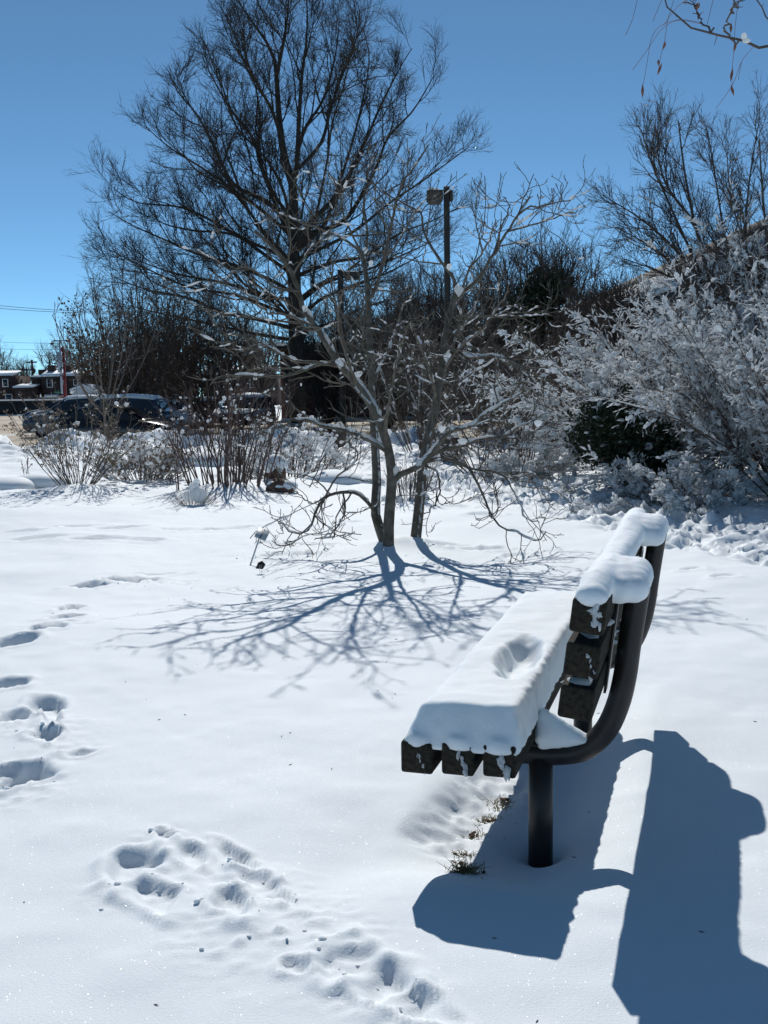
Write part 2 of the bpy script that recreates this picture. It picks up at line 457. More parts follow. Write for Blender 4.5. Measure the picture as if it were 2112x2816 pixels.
for px, py, r, am in [(330, 1590, .22, .03), (270, 1583, .15, .03), (90, 1985, .16, .035), (130, 2010, .15, .035), (170, 2060, .12, .025), (70, 2170, .12, .03),
                      (330, 2440, .08, .025), (400, 2440, .12, .02), (440, 2310, .09, .02), (620, 2400, .14, .02), (690, 2440, .14, .03), (600, 2540, .16, .02), (760, 2560, .18, .035),
                      (840, 2570, .18, .03), (900, 2600, .15, .025), (1040, 2750, .12, .03), (950, 2660, .08, .02), (800, 1515, .35, .035), (860, 1515, .3, .03)]:
    x, y = gnd(px, py); DEBRIS.append((x, y, r, am))
# the worn line under the bench where grass comes through
def seg_dist(x, y, a, b):
    a = np.array(a); b = np.array(b); d = b - a
    t = np.clip(((x - a[0]) * d[0] + (y - a[1]) * d[1]) / (d @ d), 0, 1)
    return np.hypot(x - a[0] - t * d[0], y - a[1] - t * d[1]), t
PATH = [(4.6, 5.5), (3.55, 8.9), (2.6, 12.0), (1.7, 14.6), (0.6, 16.3), (-2.0, 17.5)]
def lot_mask(x, y):
    a = sst(33.6, 34.6, y + 0.8 * fbm(x / 3, y / 3, 3)) * (1 - sst(63.5, 64.5, y)) * (1 - sst(5.5, 7.0, x)) * sst(-85, -83, x)
    b = sst(60, 61, y) * (1 - sst(94, 95.5, y)) * (1 - sst(-15, -13.5, x)) * sst(-85, -83, x)
    return np.maximum(a, b)
def ground_h(x, y):
    x = np.asarray(x, float); y = np.asarray(y, float)
    h = 0.16 * fbm(x / 2.6, y / 2.6, 1, 3) * sst(1.5, 6, y) + 0.05 * fbm(x / 0.8 + 3, y / 0.8, 2, 3)
    h = h + 0.012 * fbm(x / 0.16, y / 0.16, 4, 2)
    # wind-rippled mounds among the shrubs
    h += 0.28 * np.clip(fbm(x / 1.7, y / 1.7, 9, 3), -0.15, 1) * sst(12.2, 15, y) * (1 - sst(26, 30, y))
    for mx, my, mr, mh in [(-4.3, 14.4, 0.8, .10), (-2.1, 14.4, 0.8, .14), (-3.3, 15.6, 0.9, .08), (-1.2, 15.4, 0.7, .12), (0.15, 8.95, 0.26, .07), (0.3, 12.0, .5, .05)]:
        h += mh * np.exp(-((x - mx) ** 2 + (y - my) ** 2) / (mr * mr))
    h -= 0.40 * sst(20, 33, y) * (1 - 0.45 * sst(64, 70, y))
    h += 0.5 * np.clip(np.abs(fbm(x / 0.75, y / 0.75, 12, 4)) * 1.6 - .12, 0, 1) * sst(19, 23, y) * (1 - sst(30, 33, y)) * (1 - sst(1.5, 3.5, x))
    bank = np.exp(-((y - 31.5 - 0.9 * fbm(x / 5, y * 0 + 2, 6)) / 1.5) ** 2)
    h += bank * (0.42 + 1.3 * fbm(x / 0.9, y / 0.9, 8, 4))
    far = sst(36, 60, y)
    h = h * (1 - far) + far * (-0.2 + 0.06 * fbm(x / 6, y / 6, 11, 2))
    h -= 0.40 * lot_mask(x, y)
    # trodden path: churned snow
    dp = np.full(x.shape, 9.0)
    for a, b in zip(PATH[:-1], PATH[1:]):
        d, t = seg_dist(x, y, a, b); dp = np.minimum(dp, d)
    wpath = 1 - sst(0.75, 1.25, dp + 0.5 * fbm(x / 0.7, y / 0.7, 21, 2))
    ch = np.abs(fbm(x / 0.2, y / 0.2, 22, 4)) * 2.4 - 0.35
    h += wpath * (-0.05 + 0.17 * ch * (0.6 + 0.8 * vn(x / 0.9, y / 0.9, 5)))
    # hollow sheltered by the bench
    rx, ry = x - BO[0], y - BO[1]
    s = rx * BU[0] + ry * BU[1]; v = rx * BV_[0] + ry * BV_[1]
    sh = sst(-0.15, 0.25, s) * (1 - sst(1.7, 2.2, s))
    h -= sh * 0.085 * sst(-0.12, 0.16, v + 0.05 * fbm(s * 3, v * 3, 31, 2)) * (1 - sst(0.32, 0.62, v))
    h -= 0.03 * np.exp(-((s - 0.1) / 0.35) ** 2 - ((v + 0.12) / 0.16) ** 2)
    wd, wt = seg_dist(x, y, bxy(0.28, 0.02), bxy(0.95, 0.13))
    h += (1 - sst(0.03, 0.13, wd)) * (-0.02 + 0.05 * fbm(x / 0.05, y / 0.05, 33, 3))
    for s0 in (0.353, 1.466):
        h -= 0.05 * np.exp(-((s - s0) ** 2 + (v - 0.34) ** 2) / 0.006)
    # footprints
    sel = y < 20
    hs_ = h[sel]; xs = x[sel]; ys = y[sel]; pd_ = np.zeros(xs.shape)
    for px, py, ang, l, w, dep in PITS:
        m = (np.abs(xs - px) < 0.6) & (np.abs(ys - py) < 0.6)
        if not m.any(): continue
        dx = xs[m] - px; dy = ys[m] - py
        wx = dx + 0.11 * fbm(xs[m] / 0.11, ys[m] / 0.11, 41, 2); wy = dy + 0.11 * fbm(xs[m] / 0.11 + 9, ys[m] / 0.11, 42, 2)
        c, sn = math.cos(ang), math.sin(ang)
        ly = wx * sn + wy * c; lx = wx * c - wy * sn
        lw = w * (1.0 + 0.25 * np.sin(ly / l * 2.2 + 0.7))
        d = np.sqrt((ly / l) ** 2 + (lx / lw) ** 2)
        pd_[m] = np.minimum(pd_[m], -0.6 * dep * (1 - sst(0.62, 1.08, d)) * (0.85 + 0.5 * fbm(xs[m] / 0.05, ys[m] / 0.05, 43, 2)))
        hs_[m] += 0.010 * np.exp(-((d - 1.35) / 0.3) ** 2) * (0.5 + vn(xs[m] / 0.04, ys[m] / 0.04, 44))
    db_ = np.zeros(xs.shape)
    for px, py, r, am in DEBRIS:
        m = (np.abs(xs - px) < 2.5 * r) & (np.abs(ys - py) < 2.5 * r)
        if not m.any(): continue
        g = np.exp(-((xs[m] - px) ** 2 + (ys[m] - py) ** 2) / (r * r))
        db_[m] = np.maximum(db_[m], g * am * (1.9 * np.abs(fbm(xs[m] / 0.045, ys[m] / 0.045, 45, 4)) - 0.1))
    h[sel] = hs_ + pd_ + db_
    return h
def hz(x, y):
    return float(ground_h(np.array([x]), np.array([y]))[0])

def axis(a, b, fine, g, lim0, lim1):
    """coordinates: step `fine` between a and b, growing by factor g outside, out to the limits"""
    mid = list(np.arange(a, b, fine)); hi = []; st = fine; p = mid[-1]
    while p < lim1:
        st *= g; p += st; hi.append(p)
    lo = []; st = fine; p = mid[0]
    while p > lim0:
        st *= g; p -= st; lo.append(p)
    return np.array(lo[::-1] + mid + hi)
gx = axis(-1.75, 1.6, 0.0125, 1.022, -900, 900)
gy = [-30, -12, -5, -2, -0.6, 0.3, 0.9, 1.3, 1.6, 1.75, 1.85]
p = 1.9
while p < 34:
    gy.append(p); p += max(0.0125, 0.0047 * p)
while p < 2200:
    gy.append(p); p += max(0.2, (p - 30) * 0.06)
gy = np.array(gy)
GX, GY = np.meshgrid(gx, gy)
GZ = ground_h(GX.ravel(), GY.ravel())
ny, nx = len(gy), len(gx)
i = (np.arange(ny - 1)[:, None] * nx + np.arange(nx - 1)[None]).ravel()
ga = Acc(); ga.add(np.stack([GX.ravel(), GY.ravel(), GZ], -1), np.stack([i, i + 1, i + nx + 1, i + nx], -1))
struct(ga.build('snow_ground', M['snow'], None, True))

# sandy, slushy car park and lane
la = Acc()
def sheet(x0, x1, y0, y1, step):
    xs = np.arange(x0, x1 + step, step); ys = np.arange(y0, y1 + step, step)
    X, Y = np.meshgrid(xs, ys); Z = -0.42 + 0.05 * fbm(X / 2.5, Y / 0.7, 51, 4) + 0.12 * sst(48, 64, Y)
    n_ = len(xs); k_ = (np.arange(len(ys) - 1)[:, None] * n_ + np.arange(n_ - 1)[None]).ravel()
    la.add(np.stack([X.ravel(), Y.ravel(), Z.ravel()], -1), np.stack([k_, k_ + 1, k_ + n_ + 1, k_ + n_], -1))
sheet(-84, 7.2, 33.2, 65, 0.35)
sheet(-84, -13.2, 65.0, 96, 0.6)
struct(la.build('parking_lot', M['slush'], None, True))

# clods kicked up beside the footprints, and bits of litter on the snow
rc = np.random.default_rng(7); C = []
for px, py, r_, am in DEBRIS:
    n_ = int(2 + 10 * r_); C.append(np.stack([px + rc.normal(0, r_ * .6, n_), py + rc.normal(0, r_ * .6, n_)], -1))
C = np.concatenate(C); sz = .0025 + .007 * rc.uniform(0, 1, len(C)) ** 3
a = Acc(); blobs(a, rc, np.column_stack([C, ground_h(C[:, 0], C[:, 1]) + sz * .15]), sz[:, None] * rc.uniform(.7, 1.3, (len(C), 3)) * np.array([1.2, 1.2, .7]), .08, ICO2)
o = a.build('snow_clods', M['snow_thick'], None, True); o['kind'] = 'stuff'; tag(o, 'small clods of snow kicked up around the footprints', 'snow')
n_ = 90; C = np.stack([rc.uniform(-2.2, 2.0, n_), rc.uniform(2.0, 9.0, n_)], -1); an = rc.uniform(0, 6.28, n_); ln = rc.uniform(.002, .011, n_)
d_ = np.stack([np.cos(an) * ln, np.sin(an) * ln, rc.uniform(-.001, .001, n_)], -1); z_ = ground_h(C[:, 0], C[:, 1]) + .0015
p_ = np.column_stack([C, z_]); a = Acc(); tubes(a, np.stack([p_ - d_, p_, p_ + d_], 1), np.tile([.0006, .0016, .0005], (n_, 1)), 4)
o = a.build('twig_litter', M['twig'], None); o['kind'] = 'stuff'; tag(o, 'tiny bits of bark and seed scattered on the snow', 'litter')

# ------------------------------------------------------------------ the bench
def remesh_snow(name, acc, voxel, smooth_it, post=None, mat_=None, parent=None):
    me = acc.mesh(name)
    tmp = bpy.data.objects.new('tmp', me); COL.objects.link(tmp)
    r = tmp.modifiers.new('r', 'REMESH'); r.mode = 'VOXEL'; r.voxel_size = voxel; r.use_smooth_shade = True
    s_ = tmp.modifiers.new('s', 'SMOOTH'); s_.iterations = smooth_it; s_.factor = 0.5
    dg = bpy.context.evaluated_depsgraph_get(); dg.update()
    m2 = bpy.data.meshes.new_from_object(tmp.evaluated_get(dg))
    bpy.data.objects.remove(tmp); m2.name = name
    n_ = len(m2.vertices); co = np.empty(n_ * 3, np.float32); m2.vertices.foreach_get('co', co); co = co.reshape(-1, 3).astype(float)
    if post is not None: co = post(co)
    m2.vertices.foreach_set('co', co.ravel().astype(np.float32))
    m2.polygons.foreach_set('use_smooth', np.ones(len(m2.polygons), dtype=bool))
    m2.materials.clear(); m2.materials.append(mat_ or M['snow']); m2.update()
    return link(name, m2, None, parent)
def ell(acc, c, r, ico=None):
    V, F = ico or ICO3
    acc.add(V * np.array(r) + np.array(c), F)

# local frame of the bench: x along the planks (away from the camera), y towards the seat front, z up
bench = thing('park_bench', 'snow-capped park bench with dark weathered planks on curved steel frames', 'bench', (BO[0], BO[1], 0.0), math.pi / 2 - HD)
PW, LEN = 0.0904, 1.825
ZS, TILT, PIT_ = 0.2512, -0.030, 0.1154
VB, ZB, LAM, PITB = 0.4312, 0.4447, 0.1228, 0.1161
rb = np.random.default_rng(11)
for k in range(3):
    me = bevel_box_mesh('seat_plank', 0, LEN, -PW, 0, 0, PW, 0.008)
    o = link('seat_plank', me, M['wood'], bench)
    v = k * PIT_
    o.location = (rb.uniform(-.004, .004), -v, ZS + 0.0012 * k + 0.028 * v); o.rotation_euler = (0, 0, 0)
for k in range(3):
    me = bevel_box_mesh('back_plank', 0, LEN, -PW, 0, 0, PW, 0.008)
    o = link('back_plank', me, M['wood'], bench)
    b_ = k * PITB
    o.location = (rb.uniform(-.004, .004), -(VB + b_ * math.sin(LAM)), ZB + b_ * math.cos(LAM))
    o.rotation_euler = (LAM, 0, 0)
SF = (0.3534, 1.4657)
for s0 in SF:
    # frame: under the seat, round the bend, up behind the back
    c = [(s0, -0.02, ZS - 0.040), (s0, -0.30, ZS - 0.036), (s0, -0.40, ZS - 0.030), (s0, -0.47, ZS - 0.008), (s0, -0.525, ZS + 0.05), (s0, -0.56, ZS + 0.13),
         (s0, -0.58, ZS + 0.22), (s0, -0.592, ZS + 0.32), (s0, -0.606, ZS + 0.42), (s0, -0.618, ZS + 0.50)]
    a = Acc(); tubes(a, resample(c, 40), np.full(40, 0.034), 20, True)
    fr = a.build('frame', M['steel'], bench, True)
    # bracket plates against the planks
    a = Acc(); box(a, s0 - 0.03, s0 + 0.03, -0.33, -0.01, ZS - 0.007, ZS - 0.001)
    a.build('seat_bracket', M['steel'], fr)
    br = Acc(); box(br, s0 - 0.03, s0 + 0.03, -PW - 0.008, -PW - 0.001, -0.01, 0.33)
    o = br.build('back_bracket', M['steel'], fr)
    o.location = (0, -VB, ZB); o.rotation_euler = (LAM, 0, 0)
    a = Acc(); tubes(a, [(s0, -0.335, -0.35), (s0, -0.335, 0.0), (s0, -0.335, ZS - 0.045)], [0.037] * 3, 20, True)
    a.build('post', M['steel'], bench, True)
    a = Acc()
    for yy in (-0.05, -0.165, -0.28):
        tubes(a, [(s0 + 0.02, yy, ZS - 0.014), (s0 + 0.02, yy, ZS - 0.007)], [0.008, 0.007], 8, True)
    a.build('bolt', M['steel'], fr)

# snow on the seat: a thick loaf with a hand-sized hole, sheared back edge
sa = Acc()
zt = ZS + PW
sa.add([(-.006, -.333, zt - .022), (LEN + .006, -.333, zt - .022), (LEN + .006, .006, zt - .022), (-.006, .006, zt - .022),
        (.055, -.318, zt + .106), (LEN - .05, -.318, zt + .106), (LEN - .05, -.050, zt + .098), (.055, -.050, zt + .098)], BOXF)
for k in range(3):
    ell(sa, (0.002, -PIT_ * k - PW / 2, zt - 0.002), (0.012, 0.040, 0.026), ICO2)
HOLE_S, HOLE_V = 0.63, 0.222
def seat_post(co):
    x, y, z = co[:, 0], co[:, 1], co[:, 2]
    up = sst(zt - 0.005, zt + 0.04, z)
    co[:, 2] += up * (0.02 * fbm(x * 3, y * 3, 61, 3) + 0.008 * fbm(x * 14, y * 14, 62, 3))
    co[:, 1] += 0.012 * fbm(x * 18, z * 18, 63, 3) + (0.004 + 0.014 * (y < -.29)) * fbm(x * 55, z * 9, 66, 2)
    co[:, 0] += (x < 0.08) * 0.012 * fbm(y * 15, z * 15, 64, 3)
    d = np.sqrt(((x - HOLE_S) / 0.29) ** 2 + ((y + HOLE_V - 0.06 * (x - HOLE_S)) / 0.074) ** 2)
    d = d + 0.25 * fbm(x * 20, y * 20, 65, 2)
    co[:, 2] -= up * (1 - sst(0.45, 1.05, d)) * 0.075
    # let the lower rim sag over the plank ends, sharp in the gaps between the planks
    return co
remesh_snow('seat_snow', sa, 0.009, 14, seat_post, M['snow_thick'], bench)

# snow on the backrest: a ridge on the top plank, lobes over the two frame ends
sb = Acc()
tb = 2 * PITB + PW
def bk(s_, a_, b_):   # along, across thickness, up the back
    return (s_, -(VB + a_ * math.cos(LAM) + b_ * math.sin(LAM)), ZB - a_ * math.sin(LAM) + b_ * math.cos(LAM))
for s_ in np.arange(0.03, LEN - 0.01, 0.03):
    e_ = min(1.0, .45 + s_ / .2); q = bk(s_, PW * 0.5, tb + 0.016 * e_)
    ell(sb, q, (0.035, (0.046 + 0.003 * math.sin(s_ * 9)), (0.044 + 0.008 * math.sin(s_ * 5 + 1)) * e_), ICO2)
for s_ in (0.01, LEN - 0.01):
    ell(sb, bk(s_, PW * 0.5, tb + 0.004), (0.02, 0.048, 0.03), ICO2)
for s0 in SF:
    for ds in np.arange(-0.12, 0.121, 0.03):
        k_ = 1 - 18 * ds * ds
        ell(sb, (s0 + ds, -0.612, ZS + 0.520 - 1.6 * ds * ds), (0.045, 0.045, 0.048 * k_ + .006), ICO2)
        ell(sb, (s0 + ds * 1.2, -0.575, ZS + 0.518 - 1.2 * ds * ds), (0.05, 0.045, 0.048 * k_ + .008), ICO2)
        ell(sb, (s0 + ds * 1.3, -0.540, ZS + 0.520 - 1.0 * ds * ds), (0.05, 0.04, 0.048 * k_ + .01), ICO2)
for s_ in np.arange(SF[0], SF[1], 0.05):
    ell(sb, bk(s_, PW * 0.75, tb + 0.012), (0.05, 0.038 + 0.008 * math.sin(s_ * 7), 0.045), ICO2)
def back_post(co):
    x, y, z = co[:, 0], co[:, 1], co[:, 2]
    co[:, 2] += 0.016 * fbm(x * 6, y * 6, 71, 3) + 0.004 * fbm(x * 45, y * 45, 75, 2)
    co[:, 1] += 0.010 * fbm(x * 12, z * 12, 72, 3) + 0.004 * fbm(x * 70, z * 10, 74, 2)
    return co
remesh_snow('back_snow', sb, 0.008, 15, back_post, M['snow_thick'], bench)
# wedge of snow caught in the bend of the near frame, and behind the seat planks
for s0, f_ in ((SF[0], 1.0), (SF[1], 0.9)):
    sc_ = Acc()
    for t_ in np.linspace(0, 1, 6):
        ell(sc_, (s0, -0.345 - 0.115 * t_, ZS + 0.03 - 0.01 * t_ ), (0.034, 0.03, (0.062 * (1 - t_) + 0.018) * f_), ICO2)
    remesh_snow('frame_snow', sc_, 0.007, 4, lambda co: co + 0.004 * np.stack([fbm(co[:, 1] * 40, co[:, 2] * 40, 5, 2)] * 3, -1), M['snow_thick'], bench)
# flecks of snow stuck to the plank ends
def fleck(org, ey, ez, pts):
    a = Acc()
    C = np.array([org + ey * p_[0] + ez * p_[1] for p_ in pts]); n_ = len(C)
    blobs(a, rb, C, np.stack([np.full(n_, .004), rb.uniform(.006, .015, n_), rb.uniform(.007, .014, n_)], -1)[:, [0, 1, 2]], 0.28, ICO2)
    V = np.concatenate(a.V)
    # blobs are turned about z: press them flat against the end grain
    V[:, 0] = -0.001 - 0.004 * np.clip((V[:, 0] + .004) / -.01, -1, 1)
    a.V = [V]; a.build('snow_fleck', M['snow_soft'], bench, True)
for k in range(3):
    pts = [(-.050 - .02 * t_ + rb.normal() * .005, .068 - .05 * t_ + rb.normal() * .004) for t_ in np.linspace(0, 1, 7)]
    fleck(np.array([-.002, -PIT_ * k, ZS]), np.array([0, 1, 0]), np.array([0, 0, 1]), pts)
for k, n_ in ((1, 5), (2, 8)):
    o_ = np.array(bk(-.002, 0, k * PITB)); e1 = np.array(bk(0, 1, 0)) - np.array(bk(0, 0, 0)); e2 = np.array(bk(0, 0, 1)) - np.array(bk(0, 0, 0))
    pts = [(.062 + .012 * t_ + rb.normal() * .006, (.08 if k == 2 else .062) - .055 * t_) for t_ in np.linspace(0, 1, n_)]
    fleck(o_, e1, e2, pts)
for k in (0, 1):      # thin snow on the lower back planks' tops near their ends
    a = Acc(); n_ = 26; ss = np.sort(rb.uniform(0, LEN, n_))
    C = [np.array(bk(s_, rb.uniform(.03, .06), k * PITB + PW + 0.002)) for s_ in ss]
    blobs(a, rb, C, np.stack([rb.uniform(.03, .07, n_), rb.uniform(.02, .03, n_), rb.uniform(.006, .012, n_)], -1), 0.15)
    a.build('snow_dusting', M['snow_soft'], bench, True)

# grass showing through the worn snow under the seat
def grass_tuft(x, y, n_, h_, sp, label, seed):
    r = np.random.default_rng(seed); z = hz(x, y)
    t = thing('grass_tuft', label, 'grass', (x, y, z), 0, 'tufts of dry grass under the bench')
    n_ = n_ * 3; sp = sp * 1.35; h_ = h_ * 1.15
    P = np.zeros((n_, 4, 3)); b0 = r.normal(size=(n_, 2)) * sp; d = r.normal(size=(n_, 2)) * 0.6
    L_ = r.uniform(.5, 1.2, n_) * h_
    for j in range(4):
        u_ = j / 3
        P[:, j, 0] = b0[:, 0] + d[:, 0] * L_ * u_ ** 1.5; P[:, j, 1] = b0[:, 1] + d[:, 1] * L_ * u_ ** 1.5; P[:, j, 2] = L_ * u_ * 0.8 - 0.01
    a = Acc(); tubes(a, P, np.tile(np.array([.0016, .0014, .001, .0004]), (n_, 1)), 3)
    a.build('blades', M['grass'], t)
    a = Acc(); c_ = r.normal(size=(6, 2)) * sp; blobs(a, r, np.column_stack([c_, np.full(6, -.002)]), np.stack([r.uniform(.2, .5, 6) * sp, r.uniform(.2, .5, 6) * sp, np.full(6, .004)], -1), .2, ICO2); a.build('soil', M['rock'], t)
for k, (px, py, n_, h_, sp, lb) in enumerate([(1277, 2378, 60, .035, .014, 'clearest tuft of yellow-green grass, nearest the camera beside the bench post'),
        (1345, 2205, 50, .022, .028, 'flattened brown grass patch showing through snow below the nearest plank ends'),
        (1395, 2160, 40, .018, .03, 'strip of brown grass showing right under the bench seat'),
        (1315, 2240, 26, .02, .012, 'small brown tuft midway along the worn line left of the bench post'),
        (1282, 2295, 22, .02, .012, 'tiny tuft just beyond the yellow-green grass tuft'),
        (1258, 2330, 12, .015, .012, 'faint leftmost speck of grass in the snow near the bench')]):
    x, y = gnd(px, py, -0.03)
    grass_tuft(x, y, n_, h_, sp, lb, 80 + k)

# ------------------------------------------------------------------ the magnolia
rm = np.random.default_rng(21)
def lim(pts, d0, d1, r0, r1):
    n_ = len(pts)
    return (np.array([at(p_[0], p_[1], d0 + (d1 - d0) * (j / (n_ - 1)) ** 1.3) for j, p_ in enumerate(pts)]), r0, r1)
MAG = [
    # the three trunks
    lim([(1062, 1535), (1058, 1495), (1043, 1450), (1032, 1405), (1036, 1327), (1030, 1200), (1022, 1053), (1016, 927), (1012, 822), (1004, 737), (990, 690)], 8.8, 9.5, .045, .020),
    lim([(1069, 1540), (1068, 1500), (1069, 1433), (1076, 1348), (1077, 1285), (1068, 1243), (1058, 1197), (1022, 1116), (980, 1053), (937, 1007), (904, 956), (874, 905), (836, 855), (822, 800), (805, 755), (760, 690), (700, 635)], 8.72, 8.5, .050, .012),
    lim([(1138, 1535), (1142, 1492), (1153, 1391), (1165, 1264), (1178, 1201), (1199, 1116), (1212, 1032), (1224, 927), (1238, 863), (1251, 815)], 8.95, 9.3, .050, .024),
    # forks of the left trunk
    lim([(1012, 822), (1030, 800), (1055, 716), (1084, 577), (1110, 500), (1122, 476), (1181, 400)], 9.42, 9.2, .018, .006),
    lim([(990, 690), (940, 655), (880, 630), (800, 600), (740, 570)], 9.5, 9.9, .012, .005),
    lim([(1004, 737), (1010, 640), (1000, 560), (1015, 470), (1010, 400)], 9.5, 10.0, .013, .005),
    lim([(990, 690), (950, 600), (930, 520), (900, 470)], 9.5, 9.3, .010, .005),
    lim([(1055, 716), (1100, 660), (1130, 600), (1160, 560)], 9.35, 9.0, .009, .005),
    # forks of the middle trunk
    lim([(1077, 1335), (1098, 1306), (1148, 1285), (1190, 1243), (1233, 1192), (1300, 1167), (1357, 1122), (1442, 1076)], 8.68, 8.2, .028, .007),
    lim([(1068, 1243), (1013, 1209), (958, 1188), (895, 1171), (824, 1150), (760, 1180), (700, 1200)], 8.68, 8.1, .022, .006),
    lim([(937, 1007), (874, 1002), (811, 1028), (727, 1036), (642, 1028), (575, 1055)], 8.58, 8.2, .016, .005),
    lim([(900, 1000), (850, 995), (803, 990), (730, 950), (684, 930), (600, 920)], 8.56, 7.9, .014, .005),
    lim([(836, 890), (739, 880), (642, 866), (560, 850)], 8.5, 8.9, .010, .004),
    lim([(904, 956), (930, 930), (985, 960), (1040, 975), (1100, 985)], 8.55, 8.0, .010, .004),
    lim([(822, 800), (760, 790), (690, 740), (620, 730), (540, 690)], 8.5, 8.1, .010, .004),
    lim([(805, 755), (850, 690), (900, 640), (960, 590)], 8.5, 8.0, .009, .004),
    lim([(1022, 1116), (985, 1080), (965, 1050), (950, 1000), (985, 1010)], 8.6, 8.3, .010, .004),
    # forks of the right trunk
    lim([(1251, 815), (1312, 771), (1359, 695), (1397, 636), (1435, 581), (1500, 560), (1560, 555)], 9.3, 9.1, .018, .005),
    lim([(1251, 815), (1249, 771), (1203, 704), (1169, 645), (1152, 581), (1097, 556), (1050, 520)], 9.3, 9.5, .016, .005),
    lim([(1397, 636), (1460, 620), (1520, 600), (1590, 580)], 9.2, 9.5, .009, .004),
    lim([(1359, 695), (1380, 620), (1400, 570), (1390, 540)], 9.2, 9.6, .009, .004),
    lim([(1270, 800), (1290, 740), (1330, 690), (1370, 600)], 9.3, 8.9, .011, .005),
    lim([(1224, 950), (1295, 982), (1363, 978), (1456, 1012), (1527, 1003)], 9.2, 8.4, .016, .005),
    lim([(1230, 905), (1290, 950), (1350, 975), (1420, 1010), (1480, 1060)], 9.2, 8.9, .013, .004),
    lim([(1240, 870), (1330, 870), (1420, 870), (1520, 865)], 9.25, 9.8, .010, .004),
    lim([(1178, 1215), (1206, 1190), (1215, 1165), (1260, 1130), (1300, 1115)], 9.1, 9.5, .014, .005),
    lim([(1165, 1264), (1220, 1236), (1277, 1224), (1320, 1207), (1374, 1202), (1421, 1177), (1500, 1140)], 9.0, 8.3, .020, .005),
    lim([(1165, 1270), (1213, 1261), (1280, 1280), (1319, 1343), (1348, 1410), (1382, 1449), (1473, 1483), (1497, 1463)], 9.0, 8.0, .014, .004),
    lim([(1230, 1262), (1300, 1290), (1377, 1304), (1415, 1357), (1444, 1420), (1478, 1439)], 8.9, 8.2, .010, .004),
    lim([(1165, 1280), (1203, 1300), (1207, 1360), (1185, 1400), (1165, 1415)], 8.95, 8.6, .010, .004),
    lim([(1300, 1290), (1380, 1300), (1450, 1300), (1510, 1330)], 8.8, 9.2, .008, .004),
    # low drooping branch on the left
    lim([(1032, 1410), (1015, 1385), (981, 1357), (943, 1353), (895, 1367), (870, 1401), (856, 1444), (822, 1468), (764, 1439)], 8.85, 8.5, .018, .005),
    lim([(943, 1355), (948, 1410), (914, 1463), (866, 1483)], 8.75, 8.4, .009, .004),
    lim([(895, 1365), (928, 1309), (981, 1266), (960, 1220), (975, 1190)], 8.7, 8.4, .009, .004),
    lim([(895, 1365), (860, 1385), (835, 1370), (810, 1350)], 8.7, 8.9, .007, .004),
    # limbs towards and away from the camera
    lim([(1068, 1243), (1060, 1180), (1070, 1110), (1090, 1000), (1120, 900)], 8.7, 7.4, .018, .005),
    lim([(980, 1053), (960, 1000), (930, 900), (940, 800)], 8.6, 7.5, .014, .005),
    lim([(1199, 1116), (1190, 1050), (1160, 960), (1130, 880)], 9.15, 7.9, .015, .005),
    lim([(1212, 1032), (1260, 960), (1330, 900), (1400, 800)], 9.2, 8.0, .014, .005),
    lim([(1212, 1032), (1240, 960), (1300, 860), (1340, 760)], 9.2, 10.4, .014, .005),
    lim([(1022, 1053), (1000, 980), (950, 880), (900, 800)], 9.2, 10.4, .013, .005),
    lim([(1022, 1053), (1060, 980), (1090, 900), (1110, 830)], 9.2, 10.2, .012, .005),
    lim([(874, 905), (800, 870), (730, 850), (660, 790)], 8.5, 7.6, .012, .005),
]
P0, R0 = limbs_from(MAG, 22)
P0[3:] += 0.010 * rm.normal(size=P0[3:].shape) * np.linspace(0, 1, 22)[None, :, None]
tw0 = np.concatenate([P0[3:]]); 
P1, R1 = grow(rm, P0[3:], R0[3:], 7, .25, .98, .85, .25, (.62, .28), 9, .17, (0, 0, .05), .6, .0036, .008)
P1b, R1b = grow(rm, P0[:3], R0[:3], 7, .5, .98, .9, .25, (.9, .5), 9, .14, (0, 0, .05), .4, .0036, .009)
P1 = np.concatenate([P1, P1b]); R1 = np.concatenate([R1, R1b])
P2, R2 = grow(rm, P1, R1, 3, .25, 1, .8, .25, (.26, .13), 6, .2, (0, 0, .10), .75, .0032, .006)
P3, R3 = grow(rm, P2, R2, 2, .35, 1, .8, .3, (.075, .05), 4, .2, (0, 0, .22), .9, .0036, .005)
mag = thing('magnolia_tree', 'bare multi-stemmed small tree with snow on its limbs in middle of the lawn', 'tree', (0.12, 8.85, hz(.12, 8.85)))
a = Acc(); tubes(a, P0[:3], R0[:3], 12); wbuild(a, 'trunk', M['mag'], mag, True)
a = Acc(); tubes(a, P0[3:], R0[3:], 8); wbuild(a, 'branches', M['mag'], mag, True)
a = Acc(); tubes(a, P1, R1, 5); tubes(a, P2, R2, 4); tubes(a, P3, R3, 3); wbuild(a, 'crown', M['mag'], mag, True)
a = Acc()
for _ in range(4): snow_on(a, rm, P0[3:], R0[3:], .8, 1.15, (.05, .22), .008, 7, .75, .55, 7)
snow_on(a, rm, P1, R1, .7, 1.3, (.12, .4), .0085, 6, .65, .6)
snow_on(a, rm, P2, R2, .38, 1.3, (.25, .7), .0065, 5, .6, .6)
